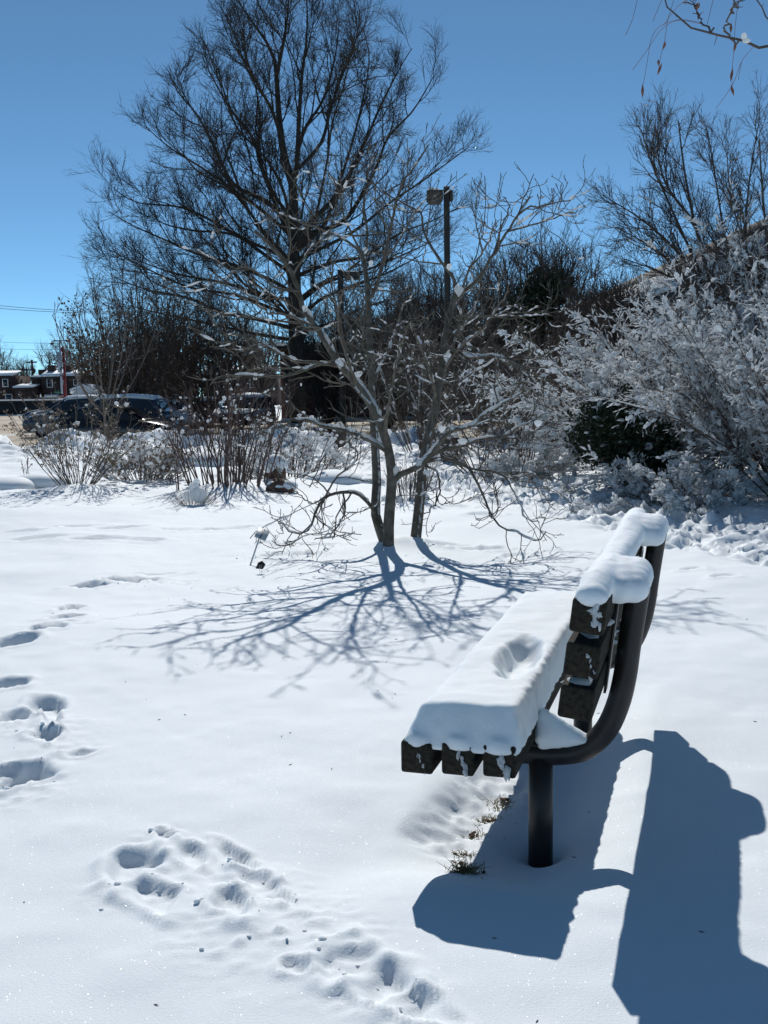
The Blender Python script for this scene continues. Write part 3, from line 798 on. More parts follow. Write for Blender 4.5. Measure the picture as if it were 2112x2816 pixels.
# long ridges of snow on the leaning middle trunk and the big right-hand limb
def ridge(P, R, t0, t1, wf, n_=14):
    tt = np.linspace(t0, t1, n_); p_, T_, r_ = sample(P[None], R[None], np.zeros(n_, int), tt)
    upv = np.array([0, 0, 1.0]) - T_[:, 2:3] * T_; upv = nrm(upv)
    w = r_ * wf * np.concatenate([[.35], rm.uniform(.75, 1.15, n_ - 2), [.35]])
    tubes(a, p_ + upv * (r_ * .62)[:, None], w, 8)
ridge(P0[1], R0[1], .40, .60, .85); ridge(P0[1], R0[1], .61, .68, 1.1, 6); ridge(P0[1], R0[1], .72, .76, 1.1, 5)
ridge(P0[8], R0[8], .55, .98, 1.3); ridge(P0[8], R0[8], .2, .42, 1.1); ridge(P0[9], R0[9], .02, .35, 1.1); ridge(P0[9], R0[9], .45, .7, 1.0)
ridge(P0[26], R0[26], .25, .6, 1.2); ridge(P0[26], R0[26], .65, .9, 1.3); ridge(P0[22], R0[22], .15, .55, 1.1); ridge(P0[10], R0[10], .1, .3, 1.0)
ridge(P0[31], R0[31], .1, .3, .9)
# snow packed into the forks
def fork(px, py, y, sx, sz):
    c = at(px, py, y); V, F = ICO2
    B = V.copy(); B[:, 0] *= (1 + .55 * B[:, 2]); a.add(c + B * np.array([sx, sx * .8, sz]) * (1 + .1 * rm.normal(size=(len(V), 1))), F)
for q in [(1090, 1300, 8.66, .028, .055), (1052, 1215, 8.68, .035, .05), (935, 1000, 8.55, .035, .04), (838, 848, 8.48, .022, .03), (1232, 985, 9.15, .035, .05), (1262, 800, 9.28, .04, .05),
          (1235, 630 + 105, 9.3, .02, .03), (1150, 1285, 8.7, .035, .03), (1175, 1300, 8.8, .03, .025), (1068, 1190, 8.75, .025, .03), (1215, 1180, 9.1, .03, .03), (985, 1030, 8.6, .035, .025), (1020, 725, 9.45, .02, .03),
          (1320, 1040 - 45, 8.9, .03, .02), (1480, 1165, 8.35, .03, .028), (1275, 1215, 8.8, .04, .025), (1005, 690, 9.5, .02, .028)]:
    fork(*q)
# plastered snow on the far sides of the trunks
for Pq, Rq, lo, hi, n_, sx in ((P0[0], R0[0], .05, .55, 34, .55), (P0[2], R0[2], .05, .5, 26, .3)):
    tt = rm.uniform(lo, hi, n_); p_, T_, r_ = sample(Pq[None], Rq[None], np.zeros(n_, int), tt)
    off = np.stack([r_ * sx * 1.0, -r_ * .78, r_ * 0], -1)
    blobs(a, rm, p_ + off, np.stack([r_ * .32, r_ * .2, r_ * rm.uniform(.4, 1.1, n_)], -1), .2)
wbuild(a, 'lying_snow', M['snow_soft'], mag, True)

# plant label by the magnolia
lx, ly = gnd(688, 1548); lz = hz(lx, ly)
t = thing('plant_label', 'leaning grey plant label on a thin stake left of the small tree', 'plant label', (lx, ly, lz))
a = Acc(); tip = np.array([.062, .13, .20])
tubes(a, np.array([(-.003, -.006, -.05), (0, 0, 0), tip * .6, tip * .97]), [.0075, .007, .006, .006], 8, True); a.build('stake', M['plate'], t, True)
me = bevel_box_mesh('plate', -.047, .047, -.003, .003, -.065, .065, .002, 1)
o = link('plate', me, M['plate'], t); o.location = tip + np.array([.018, .035, .022]); o.rotation_euler = (-1.02, .42, 0.0)
me = bevel_box_mesh('rib', -.003, .003, -.0065, -.003, -.065, .065, .001, 1); o2 = link('rib', me, M['steel'], o)
tx, ty = gnd(716, 1570); tz = hz(tx, ty)
t = thing('plant_tag', 'tiny dark tag on two wire legs just right of the leaning label', 'plant tag', (tx, ty, tz))
for s_ in (-1, 1):
    a = Acc(); tubes(a, [(s_ * .008 + .006, 0, -.03), (s_ * .006, 0, .035), (s_ * .006, .003, .06)], [.0014] * 3, 5); a.build('leg', M['plate'], t)
a = Acc(); V = np.array([(-.035, 0, .035), (.02, 0, .03), (.038, .012, .062), (.012, .022, .088), (-.018, .02, .075)]); V2 = V + np.array([0, .004, .002])
a.add(np.concatenate([V, V2]), np.array([[0, 1, 2, 3, 4]]), np.array([[9, 8, 7, 6, 5]]), np.array([[j, j + 5, (j + 1) % 5 + 5, (j + 1) % 5] for j in range(5)]))
a.build('plate', M['dark'], t)

# ------------------------------------------------------------------ shrubs in the bed
def stems(r, n_, spread, h_, npt, wob, trop, r0, r1, base=0.1):
    az = r.uniform(0, 6.283, n_); el = np.sqrt(r.uniform(0, 1, n_)) * spread
    d = np.stack([np.cos(az) * np.sin(el), np.sin(az) * np.sin(el), np.cos(el)], -1)
    p_ = np.stack([np.cos(az) * base * el / spread, np.sin(az) * base * el / spread, np.full(n_, -.12)], -1)
    L_ = h_ * r.uniform(.65, 1.1, n_); out = [p_]
    for j in range(1, npt):
        d = nrm(d + wob * r.normal(size=d.shape) + np.asarray(trop)); p_ = p_ + d * (L_ / (npt - 1))[:, None]; out.append(p_)
    return np.stack(out, 1), np.tile(np.linspace(r0, r1, npt), (n_, 1))
def tips(P):
    return P[:, -1]
def place(px, py, y=None):
    if y is None:
        x, y = gnd(px, py)
    else:
        x = at(px, py, y)[0]
    return (float(x), float(y), hz(x, y))

# A spreading shrub with dead flower heads
r = np.random.default_rng(31)
t = thing('dried_shrub', 'spreading pale shrub with dried seed heads in front of the parked cars', 'shrub', place(212, 1350))
Pa, Ra = stems(r, 50, .80, 1.5, 9, .11, (0, 0, .03), .006, .003, .16)
Pb, Rb_ = grow(r, Pa, Ra, 6, .3, 1, .6, .2, (.3, .14), 5, .12, (0, 0, .04), .7, .002, .003)
a = Acc(); tubes(a, Pa, Ra, 4); a.build('stems', M['twig_grey'], t)
a = Acc(); tubes(a, Pb, Rb_, 3); leaves(a, r, np.repeat(tips(Pb), 5, 0) + r.normal(size=(len(Pb) * 5, 3)) * .022, .02, .6); a.build('seed_heads', M['flower_dead'], t)
a = Acc(); q = tips(Pb); sel = (r.uniform(size=len(q)) < .5); blobs(a, r, q[sel] + [0, 0, .012], (.032 * r.uniform(.12, 1, sel.sum()) ** 2)[:, None] * r.uniform(.5, 1.5, (sel.sum(), 3)), .3, ICO1); a.build('snow_clumps', M['snow_soft'], t, True)
# B round bush under snow clumps
r = np.random.default_rng(32)
t = thing('round_bush', 'low round bush loaded with snow clumps beside the spreading pale shrub', 'bush', place(395, 1325, 15.9))
Pa, Ra = stems(r, 80, 1.15, .88, 6, .08, (0, 0, .06), .006, .003, .3)
Pb, Rb_ = grow(r, Pa, Ra, 7, .25, 1, .7, .25, (.2, .1), 4, .15, (0, 0, .05), .7, .002, .003)
a = Acc(); tubes(a, Pa, Ra, 4); tubes(a, Pb, Rb_, 3); a.build('stems', M['twig_grey'], t)
a = Acc(); q = tips(Pb); leaves(a, r, np.repeat(q, 3, 0) + r.normal(size=(3 * len(q), 3)) * .03, .022, .6); a.build('dead_leaves', M['flower_dead'], t)
a = Acc(); sel = r.uniform(size=len(q)) < .55; blobs(a, r, q[sel] + [0, 0, .02], r.uniform(.012, .045, sel.sum())[:, None] * np.array([[1, 1, .75]]), .15)
q2 = np.stack([r.normal(0, .42, 16), r.normal(0, .25, 16), r.uniform(.25, .62, 16)], -1); blobs(a, r, q2, r.uniform(.05, .085, 16)[:, None] * np.array([[1.2, 1.1, .8]]), .06, ICO2); a.build('snow_clumps', M['snow_soft'], t, True)
# C upright reddish stems
r = np.random.default_rng(33)
t = thing('upright_stem_shrub', 'clump of tall reddish-brown bare stems throwing striped shadows on the snow', 'shrub', place(635, 1345))
Pa, Ra = stems(r, 58, .42, 1.5, 10, .07, (0, 0, .0), .011, .004, .55)
Pb, Rb_ = grow(r, Pa, Ra, 6, .35, 1, .45, .15, (.42, .2), 5, .08, (0, 0, .04), .6, .0025, .005)
Pc, Rc = grow(r, Pb, Rb_, 3, .4, 1, .6, .2, (.12, .08), 4, .1, (0, 0, .05), .7, .002, .003)
a = Acc(); tubes(a, Pa, Ra, 5); a.build('stems', M['twig_red'], t, True)
a = Acc(); tubes(a, Pb, Rb_, 3); tubes(a, Pc, Rc, 3); a.build('twigs', M['twig_red'], t)
a = Acc(); q = np.concatenate([tips(Pb), tips(Pa), tips(Pc)[::3]]); sel = r.uniform(size=len(q)) < .22; blobs(a, r, q[sel], .028 * r.uniform(.15, 1, sel.sum())[:, None] ** 1.5 * r.uniform(.6, 1.4, (sel.sum(), 3)), .25)
snow_on(a, r, Pa, Ra, .5, 1.2, (.05, .15), .01, 5, .97); a.build('snow_clumps', M['snow_soft'], t, True)
# D snowy shrub behind
r = np.random.default_rng(34)
t = thing('snowy_shrub', 'dense twiggy shrub spotted with snow, right behind the reddish stems', 'shrub', place(800, 1270, 17.0))
Pa, Ra = stems(r, 60, 1.0, 1.2, 7, .07, (0, 0, .03), .008, .004, .4)
Pb, Rb_ = grow(r, Pa, Ra, 8, .25, 1, .7, .25, (.35, .15), 5, .14, (0, 0, .03), .7, .002, .004)
Pc, Rc = grow(r, Pb, Rb_, 3, .3, 1, .7, .25, (.12, .07), 3, .1, (0, 0, .03), .8, .002, .003)
a = Acc(); tubes(a, Pa, Ra, 4); a.build('stems', M['twig'], t)
a = Acc(); tubes(a, Pb, Rb_, 3); tubes(a, Pc, Rc, 3); leaves(a, r, tips(Pc)[::2], .018, .6); a.build('twigs', M['twig_red'], t)
a = Acc(); q = np.concatenate([tips(Pb), tips(Pc)]); sel = r.uniform(size=len(q)) < .42; blobs(a, r, q[sel] + [0, 0, .01], r.uniform(.01, .042, sel.sum())[:, None] * np.array([[1.1, 1.1, .8]]), .2)
a.build('snow_clumps', M['snow_soft'], t, True)
# E small upright stems behind the magnolia
r = np.random.default_rng(35)
t = thing('small_stem_shrub', 'small sheaf of thin upright stems seen between the tree trunks', 'shrub', place(1122, 1393))
Pa, Ra = stems(r, 34, .42, .62, 6, .05, (0, 0, .02), .005, .0025, .14)
Pb, Rb_ = grow(r, Pa, Ra, 4, .4, 1, .5, .2, (.2, .1), 4, .1, (0, 0, .04), .7, .002, .003)
a = Acc(); tubes(a, Pa, Ra, 4); tubes(a, Pb, Rb_, 3); a.build('stems', M['twig_red'], t)
a = Acc(); q = tips(Pb); sel = r.uniform(size=len(q)) < .2; blobs(a, r, q[sel], r.uniform(.008, .022, sel.sum()), .2); blobs(a, r, np.stack([r.normal(0, .12, 14), r.normal(0, .12, 14), r.uniform(0, .05, 14)], -1), r.uniform(.03, .06, 14), .12, ICO2); a.build('snow_clumps', M['snow_soft'], t, True)
# F snowy grass clump
r = np.random.default_rng(36)
t = thing('grass_clump', 'small leaning clump of dry grass under snow in front of reddish stems', 'grass', place(535, 1388))
Pa, Ra = stems(r, 160, .9, .36, 5, .06, (0.03, 0, -.04), .0022, .001, .1)
a = Acc(); tubes(a, Pa, Ra, 3); a.build('blades', M['flower_dead'], t)
a = Acc(); blobs(a, r, [(.06, -.03, .12), (.0, .0, .2), (-.08, .02, .1), (.1, .0, .06), (.03, .02, .27)], [.1, .07, .07, .07, .04], .06, ICO2); a.build('snow_clumps', M['snow_soft'], t, True)
# dried stalks
for k, (px, py, y, h_, lb) in enumerate([(497, 1350, 14.4, 1.0, 'thin dried stalk left of the reddish stem clump'), (474, 1315, 15.2, .75, 'short dried stalk between round bush and reddish stems'),
                                         (70, 1300, 16.5, .55, 'lone dark dried stalk at the left edge near the slushy lot')]):
    r = np.random.default_rng(300 + k)
    t = thing('dried_stalk', lb, 'dried plant', place(px, py, y), 0, 'dried stalks in the bed')
    Pa, Ra = stems(r, 3, .12, h_, 8, .05, (0, 0, 0), .007, .003, .05)
    Pb, Rb_ = grow(r, Pa, Ra, 5, .3, 1, .7, .2, (.16, .08), 4, .1, (0, 0, .05), .7, .002, .003)
    a = Acc(); tubes(a, Pa, Ra, 4); tubes(a, Pb, Rb_, 3); a.build('stem', M['twig_red'], t)
    a = Acc(); leaves(a, r, np.repeat(tips(Pb), 3, 0) + r.normal(size=(45, 3)) * .01, .014, .6); a.build('seed_heads', M['flower_dead'], t)

# boulders under snow
def boulder(name, px, py, y, sx, sy, sz, cap, label, seed, matn='rock', stone=False):
    r = np.random.default_rng(seed); loc = place(px, py, y)
    t = thing(name, label, 'rock', loc, 0, 'snow-covered rocks in the bed')
    V, F = ICO3
    n_ = 1 + .9 * (fbm(V[:, 0] * 1.7 + seed, V[:, 1] * 1.7 + V[:, 2], seed, 3))
    B = V * n_[:, None] * np.array([sx, sy, sz]); a = Acc(); a.add(B + [0, 0, sz * (.35 if stone else -.1)], F); a.build('stone', M[matn], t, True)
    B2 = V * (1 + .3 * fbm(V[:, 0] * 1.3 + seed, V[:, 1] * 1.3, seed + 3, 2))[:, None] * np.array([sx * 1.12, sy * 1.1, sz * .75])
    B2[:, 2] = np.where(B2[:, 2] < 0, B2[:, 2] * (.6 + .5 * np.sin(7 * V[:, 0] + 5 * V[:, 1] + seed)), B2[:, 2])
    a = Acc(); a.add(B2 * (np.array([1, 1, 1]) if stone else np.array([1.15, 1.15, 1.3])) + [0, 0, sz * (cap if stone else .1)], F); a.build('snow_cap', M['snow_thick'], t, True)
boulder('boulder', 560, 1255, 20.0, .62, .5, .30, .50, 'broad smooth snow-covered boulder behind the reddish stems', 1)
boulder('boulder', 760, 1300, 15.2, .15, .14, .22, .80, 'reddish rock with thick snow hood beside the stem clump', 2, 'rock', True)
boulder('boulder', 775, 1335, 14.2, .20, .16, .13, .55, 'low dark rock under a ledge of snow right of the reddish stems', 3, 'rock', True)
boulder('boulder', 915, 1325, 15.6, .40, .3, .18, .45, 'rounded snow hummock just left of the tree trunks', 4)
boulder('boulder', 1010, 1330, 15.6, .2, .2, .13, .5, 'small snow hummock behind the left tree trunk', 5)
boulder('boulder', 30, 1320, 15.5, .3, .3, .18, .5, 'snow-covered rock cut by the left edge of the picture', 6)
boulder('boulder', 105, 1325, 15.8, .35, .25, .17, .5, 'snow-covered rock left of the spreading pale shrub', 7)
boulder('boulder', 330, 1290, 18.5, .3, .3, .17, .5, 'snow-covered rock behind the round bush', 8)

# square garden bollards with snow hats
for px, py, y, h_, lb in [(935, 1190, 26.0, .62, 'brown garden bollard with snow hat left of the tree trunks'), (1236, 1265, 19.5, .50, 'brown garden bollard with snow hat right of the tree trunks')]:
    loc = place(px, py, y); t = thing('garden_bollard', lb, 'bollard', loc, .3, 'brown bollards beside the lane')
    o = link('post', bevel_box_mesh('post', -.13, .13, -.13, .13, -.2, h_ - .14, .012), M['pole'], t)
    o = link('cap', bevel_box_mesh('cap', -.155, .155, -.155, .155, h_ - .138, h_ - .08, .01), M['pole'], t)
    a = Acc(); V, F = ICO2; B = V * np.array([.17, .17, .22]); B[:, 2] = np.where(B[:, 2] < 0, B[:, 2] * .2, B[:, 2]); B[:, :2] *= (1 - .35 * np.clip(B[:, 2:3] / .22, 0, 1)); a.add(B + [0, 0, h_ - .06], F); a.build('snow_cap', M['snow_soft'], t, True)

# ------------------------------------------------------------------ snow-laden shrubs on the right
def laden(name, label, loc, seed, n0, spread, h_, trop, lvl1, lvl2, L1, L2, lean=(0, 0), sn=.014, matn='twig', group=None, dens=1.0, basew=.35, spray=.75):
    r = np.random.default_rng(seed)
    t = thing(name, label, 'shrub', loc, 0, group)
    Pa, Ra = stems(r, n0, spread, h_, 10, .05, (lean[0], lean[1], trop), .012, .004, basew)
    Pb, Rb_ = grow(r, Pa, Ra, lvl1, .22, 1, spray, .25, L1, 7, .09, (lean[0] * .6, lean[1] * .6, trop * .8), .6, .0028, .006)
    Pc, Rc = grow(r, Pb, Rb_, lvl2, .15, 1, .75, .25, L2, 5, .10, (0, 0, -.02), .7, .002, .003)
    a = Acc(); tubes(a, Pa, Ra, 5); a.build('stems', M[matn], t)
    a = Acc(); tubes(a, Pb, Rb_, 3); tubes(a, Pc, Rc, 3); a.build('twigs', M[matn], t)
    a = Acc()
    snow_on(a, r, Pa, Ra, .8, 1.5, (.2, .5), sn, 5, .97, .4)
    for _ in range(4): snow_on(a, r, Pb, Rb_, .9 * dens, 1.5, (.10, .28), sn * 2.1, 6, .97, .2, 6, .8)
    snow_on(a, r, Pc, Rc, .9 * dens, 1.5, (.6, .98), sn * .8, 4, .97, .3, 6, .5)
    a.build('lying_snow', M['snow_soft'], t, True)
    return t
laden('snow_laden_shrub', 'arching shrub bowed under snow, left of the right-hand thicket', place(1815, 1330, 14.9), 41, 70, .85, 2.9, -.055, 15, 11, (.6, .35), (.17, .10), (-.055, -.025), .0105, spray=.5)
laden('snow_laden_shrub', 'tallest snow-covered thicket, cut by the right edge of the picture', (5.0, 12.4, hz(5.0, 12.4)), 42, 84, .75, 2.95, -.03, 15, 10, (.55, .3), (.17, .10), (-.012, -.008), .0082, spray=.6)
laden('snow_laden_shrub', 'snow-covered shrub behind the dark evergreen bush', (5.1, 16.2, hz(5.1, 16.2)), 43, 56, .65, 3.0, -.02, 14, 10, (.7, .35), (.22, .12), (0, 0), .0085)
laden('snow_laden_shrub', 'snowy branches rising highest at right edge behind the thicket', (6.2, 16.6, hz(6.2, 16.6)), 143, 52, .55, 4.1, -.012, 14, 10, (.75, .35), (.24, .13), (0, 0), .0085)
laden('low_snowy_shrub', 'low mound-shaped shrub wrapped in snow at the foot of the thicket', (3.42, 12.2, hz(3.42, 12.2)), 44, 44, 1.25, .85, -.09, 11, 8, (.3, .18), (.12, .07), (-.03, -.02), .015)
laden('low_snowy_shrub', 'low snowy shrub at the left foot of the arching shrub', place(1480, 1300, 15.8), 45, 34, 1.25, .75, -.09, 10, 7, (.3, .18), (.12, .07), (-.02, 0), .012)
laden('twiggy_shrub', 'dark twiggy shrub flecked with snow, right behind the small tree', place(1440, 1290, 19.0), 46, 40, .75, 2.6, .0, 11, 8, (.8, .35), (.3, .16), (0, 0), .0065, 'twig', None, .09)
laden('twiggy_shrub', 'grey twiggy shrub flecked with snow behind the middle of the small tree', place(1165, 1255, 23.0), 47, 40, .55, 3.1, .01, 11, 8, (1.0, .4), (.34, .2), (0, 0), .007, 'twig', None, .09)
laden('twiggy_shrub', 'reddish twiggy shrub flecked with snow beside the brick wing', place(1600, 1240, 22.0), 48, 40, .7, 3.2, .0, 10, 8, (.9, .35), (.3, .18), (0, 0), .007, 'twig_red', None, .07)
laden('twiggy_shrub', 'low tangle of snowy twigs between right tree trunk and arching shrub', place(1330, 1285, 17.0), 49, 26, 1.0, 1.35, -.01, 9, 7, (.5, .25), (.2, .12), (0, 0), .0075, 'twig', None, .2)

def evergreen(name, label, loc, sx, sy, sz, zc, n_, seed, leaf=.045, snow=0.0):
    r = np.random.default_rng(seed)
    t = thing(name, label, 'evergreen', loc)
    nl = 12; lc = nrm(r.normal(size=(nl, 3))) * r.uniform(.25, .62, (nl, 1)); lr = r.uniform(.32, .55, nl)
    d = nrm(r.normal(size=(n_, 3))); rad = r.uniform(.35, 1, n_) ** .5; wi = r.integers(0, nl, n_)
    lump = 1 + .55 * fbm(d[:, 0] * 2.2 + seed, d[:, 1] * 2.2 + d[:, 2] * 1.7, seed, 3)
    C = (lc[wi] + d * (rad * lump * lr[wi])[:, None]) * np.array([sx, sy, sz]) * 1.08 + [0, 0, zc]
    C = C[C[:, 2] > -.05]
    a = Acc()
    # sprays: short flat needle fans pointing outward and up
    u = nrm(C - [0, 0, zc] + r.normal(size=C.shape) * .4 + [0, 0, .3]); w = nrm(np.cross(u, r.normal(size=C.shape)))
    s_ = leaf * r.uniform(.6, 1.5, (len(C), 1))
    V = np.stack([C - w * s_ * .12, C + u * s_ * .5 - w * s_ * .38, C + u * s_ * 1.3, C + u * s_ * .5 + w * s_ * .38], 1)
    a.add(V.reshape(-1, 3), np.arange(len(C))[:, None] * 4 + np.arange(4)[None]); a.build('crown', M['yew'], t)
    k = 16; az = r.uniform(0, 6.28, k); e = r.uniform(.2, .85, k)
    Pm = np.stack([np.array([(0.06 * math.cos(q), .06 * math.sin(q), -.1), (sx * .5 * math.cos(q) * f_, sy * .5 * math.sin(q) * f_, zc * .7), (sx * .8 * math.cos(q) * f_, sy * .8 * math.sin(q) * f_, zc + sz * .6 * (1 - f_))]) for q, f_ in zip(az, e)])
    a = Acc(); tubes(a, np.stack([resample(p_, 6) for p_ in Pm]), np.tile(np.linspace(.03, .008, 6), (k, 1)), 5); a.build('trunk', M['twig'], t)
    if snow:
        a = Acc(); k = int(snow); q = C[r.integers(0, len(C), k)] + [0, 0, .02]; blobs(a, r, q, r.uniform(.012, .035, k)[:, None] * np.array([[1.4, 1.4, .7]]), .2); a.build('lying_snow', M['snow_soft'], t, True)
    return t
evergreen('evergreen_bush', 'dark green evergreen bush with almost no snow, between the snowy shrubs', (3.22, 13.75, hz(3.22, 13.75)), .80, .6, .80, .62, 24000, 51, .038, 220)
evergreen('evergreen_tree', 'dark evergreen tree rising behind the right side of the small tree', place(1490, 1180, 30.0), .95, .95, 1.25, 3.9, 2600, 52, .11, 120)

# ------------------------------------------------------------------ large bare trees
def tree(name, label, loc, limbs, seed, matn, lv, snow=0, leaf=None, group=None, nlimb=16, trunks=1, k0=8):
    """limbs: world polylines with radii; lv: growth levels (count, t0, ang, L, n, wob, trop, rtip, rmax)"""
    r = np.random.default_rng(seed)
    t = thing(name, label, 'tree', loc, 0, group)
    P_, R_ = limbs_from(limbs, nlimb)
    a = Acc(); tubes(a, P_[:trunks], R_[:trunks], 12); wbuild(a, 'trunk', M[matn], t, True)
    a = Acc()
    if len(P_) > trunks: tubes(a, P_[trunks:], R_[trunks:], k0)
    Pp, Rp = P_, R_
    tw = Acc(); last = None; sn = Acc()
    for j, (cnt, t0, ang, L_, n_, wob, trop, rtip, rmax) in enumerate(lv):
        Pn, Rn = grow(r, Pp, Rp, cnt, t0, 1.0, ang, .36, L_, n_, wob * 1.3, trop, .62, rtip, rmax, .25)
        tubes(a if j == 0 else tw, Pn, Rn, 4 if j == 0 else 3)
        if snow and j >= 0: snow_on(sn, r, Pn, Rn, snow / (1 + j), 1.2, (.1, .4), .012, 4, .6, .5, 4)
        Pp, Rp = Pn, Rn
    wbuild(a, 'branches', M[matn], t, True)
    wbuild(tw, 'crown', M[matn], t)
    if sn.V: wbuild(sn, 'lying_snow', M['snow_soft'], t, True)
    if leaf:
        q = Pp[:, -1]; z0, z1, frac = leaf; sel = (r.uniform(size=len(q)) < frac * np.clip((z1 - q[:, 2]) / (z1 - z0), 0, 1))
        q = q[sel]; q = np.repeat(q, 3, 0); q = q + r.normal(size=q.shape) * .12
        a = Acc(); leaves(a, r, q, .07, .6); wbuild(a, 'dead_leaves', M['leaf_dead'], t)
    return t

# the great oak; limbs read off the photograph, then given depth
OY = 60.0
ro = np.random.default_rng(61)
def Z8(pts): return [(250 + x / 1.58, y / 1.58) for x, y in pts]
OL = [Z8([(905, 1850), (900, 1780), (895, 1600), (890, 1422), (885, 1250), (882, 1050), (880, 870), (872, 780), (850, 730), (822, 600), (808, 450), (800, 330), (785, 230), (740, 165), (690, 100), (640, 30)]),
      Z8([(880, 800), (895, 720), (905, 500), (920, 300), (935, 200), (940, 50), (930, -60)]), Z8([(905, 730), (1000, 620), (1040, 480), (1090, 320), (1150, 180), (1170, 40)]),
      Z8([(882, 1050), (960, 960), (1080, 830), (1190, 620), (1250, 480), (1340, 300), (1395, 210)]), Z8([(885, 1080), (960, 1010), (1100, 960), (1230, 750), (1290, 600), (1400, 480), (1490, 330)]),
      Z8([(888, 1130), (1000, 1080), (1150, 1000), (1300, 880), (1450, 780), (1640, 640)]), Z8([(890, 1200), (1050, 1140), (1200, 1110), (1330, 1020), (1480, 960), (1600, 900)]),
      Z8([(882, 1060), (830, 960), (760, 800), (720, 700), (690, 600), (590, 480), (520, 370), (455, 250)]), Z8([(880, 960), (800, 860), (740, 740), (720, 620), (720, 480), (690, 330), (640, 200)]),
      Z8([(882, 1000), (760, 880), (600, 800), (500, 620), (430, 500), (340, 400), (300, 320)]), Z8([(884, 1040), (780, 950), (640, 850), (470, 740), (300, 640), (190, 550)]),
      Z8([(886, 1150), (800, 1100), (650, 1040), (500, 960), (350, 900), (150, 880), (40, 820)]), Z8([(886, 1200), (750, 1110), (600, 1020), (400, 1000), (250, 960), (190, 870)]),
      Z8([(888, 1280), (780, 1220), (600, 1150), (420, 1100), (300, 1050), (130, 980), (20, 920)]), Z8([(890, 1380), (750, 1330), (600, 1280), (400, 1250), (200, 1170), (10, 1080)]),
      Z8([(892, 1430), (720, 1390), (560, 1360), (370, 1290), (200, 1260), (30, 1200)]), Z8([(892, 1400), (1000, 1300), (1150, 1240), (1300, 1180), (1450, 1100)]),
      Z8([(885, 1120), (860, 1000), (840, 850), (760, 700), (620, 560), (560, 420), (530, 300)]), Z8([(890, 700), (930, 560), (1010, 430), (1060, 250), (1080, 90)]),
      Z8([(822, 600), (780, 480), (720, 380), (660, 250), (650, 120)]), Z8([(800, 330), (830, 200), (850, 80), (860, -40)]), Z8([(892, 1480), (700, 1450), (450, 1400), (250, 1360), (80, 1320)]), Z8([(892, 1450), (1050, 1400), (1200, 1330), (1350, 1290)]), Z8([(888, 1330), (1020, 1230), (1180, 1180), (1350, 1110), (1500, 1040)]), Z8([(890, 1300), (760, 1290), (560, 1230), (330, 1190), (120, 1120)]), Z8([(886, 1100), (1010, 980), (1060, 850), (1130, 640), (1180, 440), (1210, 250), (1180, 120)])]
limbs = []
for j, pts in enumerate(OL):
    d1 = 0 if j == 0 else ro.uniform(-6.5, 6.5)
    n_ = len(pts)
    if j == 0: r0, r1 = .62, .05
    else: r0, r1 = (.16 if j in (1, 3, 4, 7, 9) else .115), .022
    pts = [(810 + (x - 810) * (.93 if x < 810 else 1.0), y) for x, y in pts]
    limbs.append((np.array([at(x, y, OY + d1 * (q / (n_ - 1))) for q, (x, y) in enumerate(pts)]), r0, r1))
ax = limbs[0][0]
for j in range(9):      # limbs that run towards and away from the viewer
    src = limbs[(5, 6, 11, 13, 14, 10, 4, 12, 16)[j]][0]; b0 = src[0]; rel = src - b0
    R_xy = rel[:, 0]; ang = (1 if j % 2 else -1) * ro.uniform(1.0, 2.1)
    q = np.stack([b0[0] + R_xy * math.cos(ang), b0[1] + np.abs(R_xy) * math.sin(ang), src[:, 2] * ro.uniform(.9, 1.0)], -1)
    limbs.append((q, .10, .022))
ob = at(822, 1155, OY)
limbs[0][0][0] = (ob[0], OY, -.5)
lz_ = limbs[0]
limbs[0] = (lz_[0], .52, .03)
tree('oak_tree', 'huge bare tree with dense dark branches behind the small tree', (ob[0], OY, -.2), limbs, 62, 'oak',
     [(9, .15, .52, (4.6, 1.4), 9, .09, (0, 0, .05), .016, .05), (8, .2, .52, (1.9, .9), 7, .10, (0, 0, .05), .012, .022), (6, .2, .55, (1.0, .6), 5, .11, (0, 0, .05), .009, .014), (3, .25, .55, (.5, .35), 3, .1, (0, 0, .04), .008, .009)], nlimb=22)

